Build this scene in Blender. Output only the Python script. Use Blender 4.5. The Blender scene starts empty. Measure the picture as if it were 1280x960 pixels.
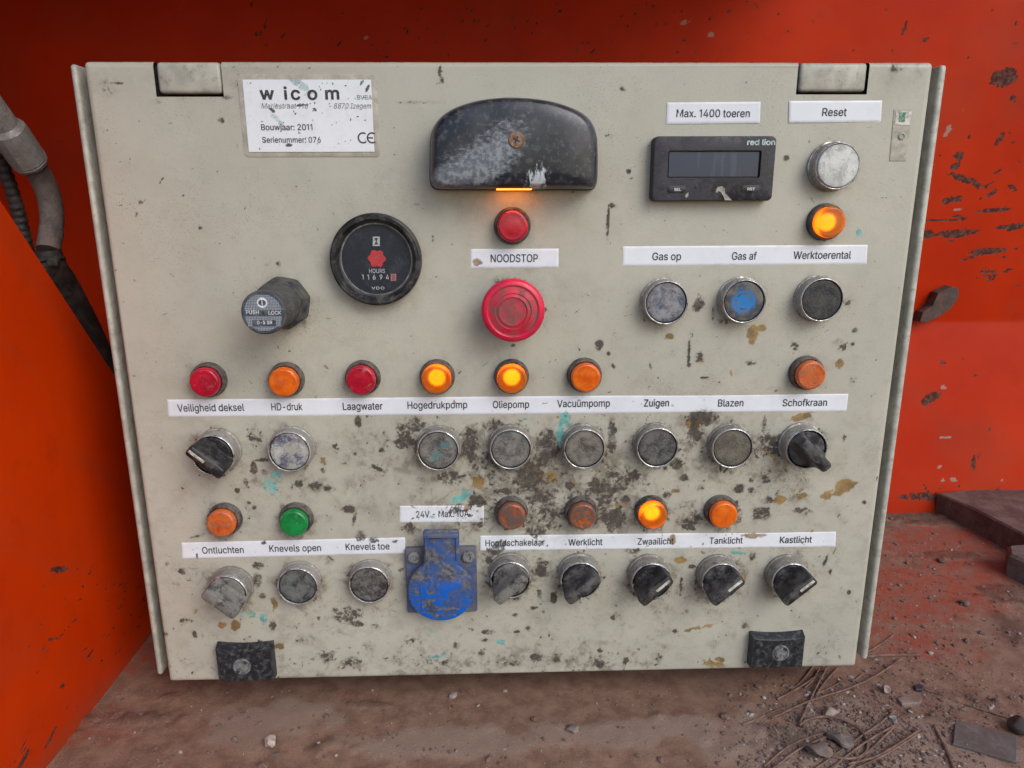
import bpy, bmesh, math, random
import numpy as np
from mathutils import Vector, Matrix
random.seed(7)
rng = np.random.default_rng(11)
S = bpy.context.scene
COL = S.collection
R = math.radians
W, H, Z0 = 0.53, 0.438, 0.028          # door width, height, gap under the cabinet (metres)
F = 900.0                              # focal length in pixels of a 1280 wide picture
CAM = Vector((-0.0166, -0.4832, 0.3536 + Z0))
PITCH, YAW, ROLL = -0.2481, -0.0283, 0.0041

# ------------------------------------------------------------------ camera, world, sun, exposure
ROT = Matrix.Rotation(YAW, 3, 'Z') @ Matrix.Rotation(PITCH, 3, 'X') @ Matrix.Rotation(ROLL, 3, 'Y')
cam_d = bpy.data.cameras.new('camera')
cam = bpy.data.objects.new('camera', cam_d)
COL.objects.link(cam)
RIGHT, FWD, UP = ROT.col[0], ROT.col[1], ROT.col[2]
mw = Matrix((RIGHT, UP, -FWD)).transposed().to_4x4()
mw.translation = CAM
cam.matrix_world = mw
cam_d.sensor_width = 36.0
cam_d.lens = F / 1280 * 36.0
cam_d.clip_start = 0.01
cam_d.clip_end = 200
S.camera = cam

SUN_DIR = Vector((0.48, -0.62, 0.62)).normalized()      # towards the sun
wd = bpy.data.worlds.new('World')
S.world = wd
wd.use_nodes = True
nt = wd.node_tree
nt.nodes.clear()
sky = nt.nodes.new('ShaderNodeTexSky')
sky.sky_type = 'NISHITA'
sky.sun_disc = False
sky.sun_elevation = math.asin(SUN_DIR.z)
sky.sun_rotation = math.atan2(SUN_DIR.x, SUN_DIR.y)
sky.air_density = 1.0
sky.dust_density = 1.6
sky.ozone_density = 0.6
bg = nt.nodes.new('ShaderNodeBackground')
bg.inputs[1].default_value = 0.13
wo = nt.nodes.new('ShaderNodeOutputWorld')
nt.links.new(sky.outputs[0], bg.inputs[0])
nt.links.new(bg.outputs[0], wo.inputs[0])
sun_d = bpy.data.lights.new('sun', 'SUN')
sun_d.energy = 1.15
sun_d.angle = R(36)
sun_d.color = (1.0, 0.985, 0.955)
sun = bpy.data.objects.new('sun', sun_d)
sun.rotation_euler = (-SUN_DIR).to_track_quat('-Z', 'Y').to_euler()
sun.location = SUN_DIR * 3
COL.objects.link(sun)
S.view_settings.view_transform = 'Standard'
S.view_settings.look = 'None'
S.view_settings.exposure = 0.42
S.view_settings.gamma = 1

# ------------------------------------------------------------------ measuring: photo pixel -> point on a real plane
def ray(px, py):
    return RIGHT * ((px - 640) / F) + UP * (-(py - 480) / F) + FWD
def at(px, py, h=0.0):
    "x, z on the plane h metres in front of the door"
    d = ray(px, py)
    t = (-h - CAM.y) / d.y
    p = CAM + d * t
    return p.x, p.z
def on_floor(px, py, h=0.0):
    d = ray(px, py)
    t = (h - CAM.z) / d.z
    p = CAM + d * t
    return Vector((p.x, p.y, h))
def at_y(px, py, y):
    d = ray(px, py)
    return CAM + d * ((y - CAM.y) / d.y)
def at_x(px, py, x):
    d = ray(px, py)
    return CAM + d * ((x - CAM.x) / d.x)

# ------------------------------------------------------------------ object helpers
def link(o, parent=None):
    COL.objects.link(o)
    if parent is not None:
        o.parent = parent
    return o
def tag(o, label=None, cat=None, group=None, kind=None):
    if label: o['label'] = label
    if cat: o['category'] = cat
    if group: o['group'] = group
    if kind: o['kind'] = kind
    return o
def thing(name, label, cat, loc=(0, 0, 0), group=None):
    o = bpy.data.objects.new(name, None)
    o.empty_display_size = 0.03
    o.location = loc
    return tag(link(o), label, cat, group)
def finish(bm, name, mat, parent=None, loc=(0, 0, 0), smooth=35, rot=None):
    bmesh.ops.recalc_face_normals(bm, faces=bm.faces)
    me = bpy.data.meshes.new(name)
    bm.to_mesh(me)
    bm.free()
    for m in (mat if isinstance(mat, (list, tuple)) else [mat]):
        me.materials.append(m)
    if smooth:
        me.shade_smooth()
        me.set_sharp_from_angle(angle=R(smooth))
    o = bpy.data.objects.new(name, me)
    o.location = loc
    if rot: o.rotation_euler = rot
    return link(o, parent)
def mesh_obj(name, me, parent=None, loc=(0, 0, 0)):
    o = bpy.data.objects.new(name, me)
    o.location = loc
    return link(o, parent)

def lathe(bm, prof, seg=48, flip=False, mi=0):
    "revolve (r, h) about the axis that sticks out of the door (-Y)"
    rings = []
    for r, h in prof:
        if r < 1e-7:
            rings.append([bm.verts.new((0, -h, 0))])
        else:
            rings.append([bm.verts.new((r * math.cos(2 * math.pi * i / seg), -h, r * math.sin(2 * math.pi * i / seg))) for i in range(seg)])
    for a, b in zip(rings, rings[1:]):
        for i in range(seg):
            j = (i + 1) % seg
            if len(a) == 1 and len(b) == 1: continue
            if len(a) == 1: f = bm.faces.new((a[0], b[i], b[j]))
            elif len(b) == 1: f = bm.faces.new((a[i], b[0], a[j]))
            else: f = bm.faces.new((a[i], b[i], b[j], a[j]))
            f.material_index = mi
    return bm
def box(bm, x0, x1, y0, y1, z0, z1, bev=0.0, seg=2):
    r = bmesh.ops.create_cube(bm, size=1.0)
    vs = r['verts']
    for v in vs:
        v.co = Vector(((x0 + x1) / 2 + v.co.x * (x1 - x0), (y0 + y1) / 2 + v.co.y * (y1 - y0), (z0 + z1) / 2 + v.co.z * (z1 - z0)))
    if bev:
        es = list({e for v in vs for e in v.link_edges})
        bmesh.ops.bevel(bm, geom=es, offset=bev, segments=seg, affect='EDGES', profile=0.5)
    return bm
def layers(bm, sections, cap0=True, cap1=True):
    "loft between closed outlines of equal length (lists of 3D points)"
    rs = [[bm.verts.new(p) for p in s] for s in sections]
    n = len(rs[0])
    for a, b in zip(rs, rs[1:]):
        for i in range(n):
            bm.faces.new((a[i], a[(i + 1) % n], b[(i + 1) % n], b[i]))
    if cap0: bm.faces.new(rs[0])
    if cap1: bm.faces.new(rs[-1][::-1])
    return bm
def round_rect(x0, x1, z0, z1, r, n=6):
    pts = []
    for cx, cz, a0 in ((x1 - r, z1 - r, 0), (x0 + r, z1 - r, 90), (x0 + r, z0 + r, 180), (x1 - r, z0 + r, 270)):
        for k in range(n + 1):
            a = R(a0 + 90 * k / n)
            pts.append((cx + r * math.cos(a), cz + r * math.sin(a)))
    return pts
def inset(pts, d):
    "move a closed counter-clockwise outline inwards"
    n = len(pts)
    out = []
    for i in range(n):
        p0, p, p1 = Vector(pts[i - 1]), Vector(pts[i]), Vector(pts[(i + 1) % n])
        t = (p1 - p0)
        if t.length < 1e-9: t = Vector((1, 0))
        t.normalize()
        out.append((p.x - t.y * d, p.y + t.x * d))
    return out
def sec(pts, h):
    return [(x, -h, z) for x, z in pts]
def tube(bm, pts, rad, seg=10, cap=True):
    pts = [Vector(p) for p in pts]
    n = len(pts)
    rr = rad if isinstance(rad, (list, tuple)) else [rad] * n
    rings = []
    ref = Vector((0.13, 0.31, 0.94))
    for i, p in enumerate(pts):
        t = (pts[min(i + 1, n - 1)] - pts[max(i - 1, 0)]).normalized()
        a = t.cross(ref)
        if a.length < 1e-4: a = t.cross(Vector((1, 0, 0)))
        a.normalize()
        b = t.cross(a)
        ref = b.cross(t) * -1 if False else ref
        rings.append([bm.verts.new(p + (a * math.cos(2 * math.pi * k / seg) + b * math.sin(2 * math.pi * k / seg)) * rr[i]) for k in range(seg)])
    for a, b in zip(rings, rings[1:]):
        for k in range(seg):
            bm.faces.new((a[k], a[(k + 1) % seg], b[(k + 1) % seg], b[k]))
    if cap:
        bm.faces.new(rings[0][::-1]); bm.faces.new(rings[-1])
    return bm
def spline(pts, n=8):
    "Catmull-Rom through points"
    P = [Vector(p) for p in pts]
    P = [P[0] * 2 - P[1]] + P + [P[-1] * 2 - P[-2]]
    out = []
    for i in range(1, len(P) - 2):
        for k in range(n):
            t = k / n
            a, b, c, d = P[i - 1], P[i], P[i + 1], P[i + 2]
            out.append(0.5 * ((2 * b) + (c - a) * t + (2 * a - 5 * b + 4 * c - d) * t * t + (3 * b - a - 3 * c + d) * t ** 3))
    out.append(P[-2])
    return out

# ------------------------------------------------------------------ numpy noise for dirt masks
def vnoise(x, y, seed=0):
    xi = np.floor(x).astype(np.int64); yi = np.floor(y).astype(np.int64)
    fx = x - xi; fy = y - yi
    fx = fx * fx * (3 - 2 * fx); fy = fy * fy * (3 - 2 * fy)
    def h(a, b):
        n = (a * 374761393 + b * 668265263 + seed * 974711) & 0x7fffffff
        n = ((n ^ (n >> 13)) * 1274126177) & 0x7fffffff
        return ((n ^ (n >> 16)) & 0xffff) / 65535.0
    a = h(xi, yi); b = h(xi + 1, yi); c = h(xi, yi + 1); d = h(xi + 1, yi + 1)
    return (a * (1 - fx) + b * fx) * (1 - fy) + (c * (1 - fx) + d * fx) * fy
def fbm(x, y, seed=0, o=4):
    s = 0; a = 0.5; t = 0
    for k in range(o):
        s = s + a * vnoise(x * 2 ** k + 17.3 * k, y * 2 ** k - 9.1 * k, seed + k)
        t += a; a *= 0.55
    return s / t
def sstep(a, b, x):
    t = np.clip((x - a) / (b - a), 0, 1)
    return t * t * (3 - 2 * t)
class Field:
    "regular grid of values over a rectangle, in metres"
    def __init__(s, u0, u1, v0, v1, step):
        s.u = np.arange(u0, u1 + step * .5, step); s.v = np.arange(v0, v1 + step * .5, step)
        s.step = step
        s.U, s.V = np.meshgrid(s.u, s.v)
        s.z = {}
    def new(s, k):
        s.z[k] = np.zeros_like(s.U)
    def blob(s, k, cu, cv, ru, rv, ang, st, p=1.4):
        r = max(ru, rv) * 1.9 + s.step
        i0 = max(0, int((cu - r - s.u[0]) / s.step)); i1 = min(len(s.u), int((cu + r - s.u[0]) / s.step) + 2)
        j0 = max(0, int((cv - r - s.v[0]) / s.step)); j1 = min(len(s.v), int((cv + r - s.v[0]) / s.step) + 2)
        if i1 <= i0 or j1 <= j0: return
        du = s.U[j0:j1, i0:i1] - cu; dv = s.V[j0:j1, i0:i1] - cv
        c, n = math.cos(R(ang)), math.sin(R(ang))
        a = (du * c + dv * n) / ru; b = (-du * n + dv * c) / rv
        s.z[k][j0:j1, i0:i1] = np.maximum(s.z[k][j0:j1, i0:i1], st * np.exp(-((a * a + b * b) ** p) * .8))
    def sample(s, k, u, v):
        fu = np.clip((u - s.u[0]) / s.step, 0, len(s.u) - 1.001); fv = np.clip((v - s.v[0]) / s.step, 0, len(s.v) - 1.001)
        i = fu.astype(int); j = fv.astype(int); a = fu - i; b = fv - j
        Z = s.z[k]
        return (Z[j, i] * (1 - a) + Z[j, i + 1] * a) * (1 - b) + (Z[j + 1, i] * (1 - a) + Z[j + 1, i + 1] * a) * b
def grid_mesh(name, P, keep=None, attrs=None):
    "P: (ny, nx, 3) points -> quad mesh with a colour attribute 'grime'"
    ny, nx = P.shape[:2]
    idx = np.arange(ny * nx).reshape(ny, nx)
    q = np.stack([idx[:-1, :-1], idx[:-1, 1:], idx[1:, 1:], idx[1:, :-1]], -1).reshape(-1, 4)
    if keep is not None: q = q[keep.reshape(-1)]
    me = bpy.data.meshes.new(name)
    me.vertices.add(ny * nx); me.vertices.foreach_set('co', P.reshape(-1).astype(np.float32))
    me.loops.add(len(q) * 4); me.loops.foreach_set('vertex_index', q.reshape(-1).astype(np.int32))
    me.polygons.add(len(q)); me.polygons.foreach_set('loop_start', np.arange(0, len(q) * 4, 4, dtype=np.int32))
    me.update(calc_edges=True)
    if attrs is not None:
        a = me.attributes.new('grime', 'FLOAT_COLOR', 'POINT')
        a.data.foreach_set('color', attrs.reshape(-1).astype(np.float32))
    me.shade_smooth()
    return me

# ------------------------------------------------------------------ materials
class Nodes:
    def __init__(s, name):
        s.m = bpy.data.materials.new(name)
        s.m.use_nodes = True
        s.t = s.m.node_tree
        s.b = s.t.nodes['Principled BSDF']
        s.out = s.t.nodes['Material Output']
        s._c = None
    def n(s, typ, **kw):
        x = s.t.nodes.new('ShaderNode' + typ)
        for k, v in kw.items(): setattr(x, k, v)
        return x
    def set(s, sock, v):
        if isinstance(v, bpy.types.NodeSocket): s.t.links.new(v, sock)
        elif isinstance(v, tuple) and len(v) == 3 and sock.type == 'RGBA': sock.default_value = (*v, 1)
        else: sock.default_value = v
    def coord(s, vary=True):
        if s._c is None:
            tc = s.n('TexCoord')
            if vary:
                oi = s.n('ObjectInfo')
                mu = s.n('VectorMath', operation='SCALE')
                cx = s.n('CombineXYZ')
                s.t.links.new(oi.outputs['Random'], cx.inputs[0]); s.t.links.new(oi.outputs['Random'], cx.inputs[2])
                s.t.links.new(cx.outputs[0], mu.inputs[0]); mu.inputs['Scale'].default_value = 7.0
                ad = s.n('VectorMath', operation='ADD')
                s.t.links.new(tc.outputs['Object'], ad.inputs[0]); s.t.links.new(mu.outputs[0], ad.inputs[1])
                s._c = ad.outputs[0]
            else: s._c = tc.outputs['Object']
        return s._c
    def noise(s, scale, detail=4, rough=.6, stretch=None, dist=0.0):
        x = s.n('TexNoise')
        x.inputs['Scale'].default_value = scale; x.inputs['Detail'].default_value = detail
        x.inputs['Roughness'].default_value = rough; x.inputs['Distortion'].default_value = dist
        c = s.coord()
        if stretch:
            mp = s.n('Mapping')
            mp.inputs['Scale'].default_value = stretch[:3]
            if len(stretch) > 3: mp.inputs['Rotation'].default_value = (0, R(stretch[3]), 0)
            s.t.links.new(c, mp.inputs['Vector']); c = mp.outputs[0]
        s.t.links.new(c, x.inputs['Vector'])
        return x.outputs[0]
    def ramp(s, v, a, b):
        x = s.n('MapRange', interpolation_type='SMOOTHSTEP')
        s.set(x.inputs[0], v); x.inputs[1].default_value = a; x.inputs[2].default_value = b
        return x.outputs[0]
    def math(s, op, a, b=0.0):
        x = s.n('Math', operation=op)
        s.set(x.inputs[0], a); s.set(x.inputs[1], b)
        return x.outputs[0]
    def mix(s, f, a, b):
        x = s.n('Mix', data_type='RGBA')
        s.set(x.inputs[0], f); s.set(x.inputs[6], a); s.set(x.inputs[7], b)
        return x.outputs[2]
    def mixf(s, f, a, b):
        x = s.n('Mix', data_type='FLOAT')
        s.set(x.inputs[0], f); s.set(x.inputs[2], a); s.set(x.inputs[3], b)
        return x.outputs[0]
    def bump(s, h, strength=.3, dist=.001):
        x = s.n('Bump')
        x.inputs['Strength'].default_value = strength; x.inputs['Distance'].default_value = dist
        s.set(x.inputs['Height'], h)
        s.t.links.new(x.outputs[0], s.b.inputs['Normal'])
    def p(s, **kw):
        for k, v in kw.items(): s.set(s.b.inputs[k.replace('_', ' ')], v)
        return s
    def attr(s):
        x = s.n('Attribute', attribute_name='grime')
        sp = s.n('SeparateColor')
        s.t.links.new(x.outputs['Color'], sp.inputs[0])
        return sp.outputs[0], sp.outputs[1], sp.outputs[2], x.outputs['Alpha']

def dirty(name, base, dirt=(.17, .15, .125), amount=.45, scale=90, rough=.45, metal=0.0, dirt2=None, d2=.6, bump=.15, spec=.5):
    "a worn surface: base colour under dried dirt; amount 0..1 is how much of it is dirty"
    k = Nodes(name)
    n1 = k.noise(scale, 5, .62, dist=.3)
    th = .72 - amount * .45
    n2 = k.noise(scale * 6, 4, .75)
    m = k.ramp(k.math('ADD', n1, k.math('MULTIPLY', k.math('SUBTRACT', n2, .5), .55)), th - .13, th + .16)
    c = k.mix(k.ramp(k.noise(scale * .6, 3), .35, .7), base, tuple(b * .72 for b in base))
    c = k.mix(m, c, dirt)
    if dirt2:
        c = k.mix(k.ramp(k.noise(scale * .8, 4, .6, dist=.5), d2 - .09, d2 + .11), c, dirt2)
    speck = k.ramp(k.noise(scale * 9, 2, .5), .66, .74)
    c = k.mix(k.math('MULTIPLY', speck, .55), c, tuple(min(1, d * 2.0) for d in dirt))
    k.p(Base_Color=c, Roughness=k.mixf(m, rough, .85), Metallic=k.mixf(m, metal, 0.0) if metal else 0.0, Specular_IOR_Level=spec)
    k.bump(k.math('ADD', m, k.math('MULTIPLY', n2, .4)), bump, .0006)
    return k.m

def paint(name, base, vary, peel=1.0, gloss=.42, deep=(.030, .024, .020), och=(.33, .19, .04), teal=(.05, .25, .24), dust=(.235, .215, .175), dust_amt=.62):
    "painted steel or paper whose stains come from the mesh's grime attribute"
    k = Nodes(name)
    k.coord(False)
    r, g, b, a = k.attr()
    big = k.noise(9, 4, .6)
    mid = k.noise(70, 5, .65)
    fine = k.noise(900, 3, .6)
    c = k.mix(k.ramp(big, .32, .68), base, vary)
    c = k.mix(k.math('MULTIPLY', k.ramp(mid, .45, .75), .22), c, tuple(x * .7 for x in base))
    pn = k.math('ADD', k.noise(1150, 3, .7), k.math('MULTIPLY', a, .09))
    pep = k.math('MULTIPLY', k.ramp(pn, .60, .68), k.math('MULTIPLY', k.ramp(k.noise(28, 4, .6), .36, .66), .75 * peel))
    c = k.mix(k.math('MULTIPLY', a, dust_amt), c, k.mix(k.ramp(mid, .35, .65), dust, tuple(x * f_ for x, f_ in zip(dust, (.80, .70, .60)))))
    c = k.mix(k.math('MULTIPLY', k.ramp(k.math('ADD', a, k.math('MULTIPLY', k.math('SUBTRACT', mid, .5), .6)), .42, 1.05), .6 * dust_amt), c, (.105, .090, .072))
    c = k.mix(pep, c, (.10, .085, .065))
    fb = k.ramp(k.math('ADD', b, k.math('MULTIPLY', k.math('SUBTRACT', fine, .5), .9)), .2, .8)
    c = k.mix(k.math('MULTIPLY', fb, .85), c, k.mix(k.ramp(mid, .35, .65), teal, tuple(min(1, t * 2 + .08) for t in teal)))
    fg = k.ramp(k.math('ADD', g, k.math('MULTIPLY', k.math('SUBTRACT', fine, .5), 1.0)), .2, .85)
    c = k.mix(k.math('MULTIPLY', fg, .85), c, k.mix(k.ramp(mid, .4, .6), och, tuple(t * .42 for t in och)))
    fr = k.ramp(k.math('ADD', r, k.math('MULTIPLY', k.math('SUBTRACT', fine, .5), 1.1)), .22, .78)
    crust = k.noise(330, 4, .75)
    dk = k.mix(k.ramp(crust, .34, .66), deep, tuple(t * 2.2 + .015 for t in deep))
    dk = k.mix(k.math('MULTIPLY', k.ramp(k.noise(45, 4, .6), .45, .62), .7), dk, k.mix(k.ramp(crust, .4, .6), (.040, .029, .020), (.105, .085, .066)))
    c = k.mix(k.math('MULTIPLY', fr, .93), c, dk)
    k.p(Base_Color=c, Roughness=k.mixf(fr, gloss, .8))
    hgt = k.math('ADD', k.math('MULTIPLY', k.noise(420, 2, .5), .35 * peel), k.math('ADD', k.math('MULTIPLY', fr, .55), k.math('MULTIPLY', fine, .12)))
    k.bump(hgt, .35, .0007)
    return k.m

M = {}
M['door'] = paint('beige cabinet paint', (.472, .462, .390), (.430, .422, .357))
M['label'] = paint('white label paper', (.77, .80, .86), (.70, .74, .81), peel=.12, gloss=.4, dust=(.55, .53, .5), dust_amt=.25)
M['body'] = dirty('cabinet body paint', (.45, .45, .39), (.16, .14, .11), .42, 60, .4)
M['lip'] = dirty('chipped cabinet lip', (.48, .475, .42), (.24, .22, .18), .18, 160, .38, dirt2=(.34, .33, .29), d2=.6)
M['hinge'] = dirty('hinge cover paint', (.46, .455, .39), (.24, .22, .18), .2, 160, .38)
M['dark'] = dirty('dark seal', (.02, .02, .02), (.06, .05, .04), .4, 150, .7)
M['ink'] = dirty('printed ink', (.035, .035, .04), (.10, .10, .10), .25, 500, .6, bump=0)
M['grey ink'] = dirty('faded grey ink', (.13, .13, .14), (.3, .3, .3), .35, 500, .6, bump=0)
M['tape'] = dirty('film border of the plate', (.50, .48, .41), (.36, .33, .27), .4, 160, .35, bump=.05)
M['chrome'] = dirty('worn chrome', (.66, .66, .66), (.30, .285, .26), .40, 260, .24, metal=1.0)
M['dull chrome'] = dirty('dirty chrome', (.52, .51, .49), (.26, .245, .22), .60, 240, .36, metal=.9, dirt2=(.13, .12, .10), d2=.64)
M['zinc dirt'] = dirty('dust caked bezel', (.40, .39, .37), (.20, .185, .16), .62, 200, .5, metal=.5, dirt2=(.12, .11, .09), d2=.62)
M['black'] = dirty('black plastic', (.011, .011, .014), (.085, .08, .072), .34, 110, .36)
M['black worn'] = dirty('scuffed black plastic', (.014, .014, .018), (.10, .097, .092), .46, 110, .42)
M['grey knob'] = dirty('dust covered black plastic', (.022, .024, .024), (.17, .165, .15), .62, 120, .5, dirt2=(.26, .25, .22), d2=.66)
M['pointer'] = dirty('white pointer paint', (.72, .70, .64), (.25, .22, .17), .4, 300, .5)
M['screw'] = dirty('tarnished screw', (.38, .33, .27), (.18, .12, .08), .5, 300, .4, metal=.7)
M['rust screw'] = dirty('rusty screw', (.34, .24, .17), (.16, .08, .04), .55, 300, .6, metal=.3)
M['lamp'] = dirty('sun bleached black plastic', (.019, .021, .028), (.075, .075, .085), .5, 60, .34)
M['white ink'] = dirty('white print', (.80, .82, .84), (.4, .4, .4), .25, 600, .5, bump=0)
M['sock'] = dirty('blue plastic', (.02, .12, .50), (.13, .13, .13), .52, 70, .38, dirt2=(.10, .12, .22), d2=.58)
M['sock plate'] = dirty('dulled blue plastic', (.05, .10, .27), (.13, .13, .145), .6, 110, .5)
M['red head'] = dirty('red plastic', (.64, .012, .05), (.19, .075, .07), .50, 120, .40)
M['red head clean'] = dirty('clean red plastic', (.70, .012, .06), (.4, .03, .06), .2, 85, .34)
M['lock'] = dirty('grey lock barrel', (.085, .09, .10), (.21, .215, .215), .55, 260, .45)
M['white cap'] = dirty('white button cap', (.66, .68, .66), (.42, .42, .39), .4, 130, .4)

def cap_mat(name, base, dirt, amount, dirt2=None, d2=.6):
    "a round cap: worn print in its own noise, and old dirt packed along the rim"
    m = dirty(name, base, dirt, amount, 115, .45, dirt2=dirt2, d2=d2, bump=.45)
    t = m.node_tree; N = t.nodes.new
    tc = N('ShaderNodeTexCoord'); sp = N('ShaderNodeSeparateXYZ'); t.links.new(tc.outputs['Object'], sp.inputs[0])
    cb = N('ShaderNodeCombineXYZ'); t.links.new(sp.outputs[0], cb.inputs[0]); t.links.new(sp.outputs[2], cb.inputs[1])
    ln = N('ShaderNodeVectorMath'); ln.operation = 'LENGTH'; t.links.new(cb.outputs[0], ln.inputs[0])
    no = N('ShaderNodeTexNoise'); no.inputs['Scale'].default_value = 210; no.inputs['Detail'].default_value = 5; no.inputs['Roughness'].default_value = .7
    t.links.new(tc.outputs['Object'], no.inputs['Vector'])
    ad = N('ShaderNodeMath'); ad.operation = 'MULTIPLY_ADD'; ad.inputs[1].default_value = .0060
    t.links.new(no.outputs[0], ad.inputs[0]); t.links.new(ln.outputs['Value'], ad.inputs[2])
    mr = N('ShaderNodeMapRange'); mr.inputs[1].default_value = .0136; mr.inputs[2].default_value = .0168; t.links.new(ad.outputs[0], mr.inputs[0])
    mx = N('ShaderNodeMix'); mx.data_type = 'RGBA'; mx.inputs[7].default_value = (.050, .045, .040, 1)
    b = t.nodes['Principled BSDF']; src = b.inputs['Base Color'].links[0].from_socket
    mu = N('ShaderNodeMath'); mu.operation = 'MULTIPLY'; mu.inputs[1].default_value = .18 if max(base) > .4 else .6; t.links.new(mr.outputs[0], mu.inputs[0])
    t.links.new(mu.outputs[0], mx.inputs[0]); t.links.new(src, mx.inputs[6]); t.links.new(mx.outputs[2], b.inputs['Base Color'])
    return m
def lens_mat(name, col, deep, dirt_amt=.3, dirt=(.24, .15, .10), glow=0.0):
    k = Nodes(name)
    n1 = k.noise(230, 6, .72, dist=.5)
    th = .74 - dirt_amt * .45
    m = k.ramp(n1, th - .09, th + .13)
    c = k.mix(k.ramp(k.noise(90, 3), .35, .65), col, deep)
    c = k.mix(m, c, dirt)
    k.p(Base_Color=c, Roughness=k.mixf(m, .22, .8), Coat_Weight=.35, Coat_Roughness=.15)
    if glow:
        k.p(Transmission_Weight=k.mixf(m, .75, .1), IOR=1.3, Roughness=k.mixf(m, .42, .8))
    else:
        k.p(Subsurface_Weight=.25, Subsurface_Scale=.004, Subsurface_Radius=(1, .3, .1))
    k.bump(k.math('ADD', m, n1), .2, .0006)
    return k.m
M['lens red'] = lens_mat('red lens', (.50, .006, .03), (.34, .004, .022), .22, (.32, .16, .14))
M['lens amber'] = lens_mat('amber lens', (.80, .17, .006), (.60, .09, .004), .25, (.45, .13, .05))
M['lens amber dull'] = lens_mat('dusty amber lens', (.66, .13, .012), (.42, .06, .008), .5, (.36, .13, .06))
M['lens amber grimy'] = lens_mat('grimy amber lens', (.55, .11, .01), (.22, .035, .006), .66, (.105, .075, .06))
M['lens green'] = lens_mat('green lens', (.006, .27, .06), (.004, .17, .04), .2, (.10, .3, .16))
M['lens lit'] = lens_mat('lit amber lens', (1.0, .38, .03), (1.0, .28, .015), .12, (.5, .15, .03), glow=1)
def glow_mat(name, col, st):
    k = Nodes(name)
    k.p(Base_Color=col, Emission_Color=col, Emission_Strength=st)
    return k.m
M['bulb'] = glow_mat('glowing bulb', (1.0, .40, .03), 5.5)
M['lamp strip'] = glow_mat('lit amber lens strip', (1.0, .27, .02), 6.0)

# ------------------------------------------------------------------ the large structure: compartment in red steel
FLOOR_Y0, FLOOR_Y1, FX0, FX1 = -0.75, 0.42, -0.66, 0.95
WALL_Y = 0.347
def chan(*z):
    return np.stack(z, -1)
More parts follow.
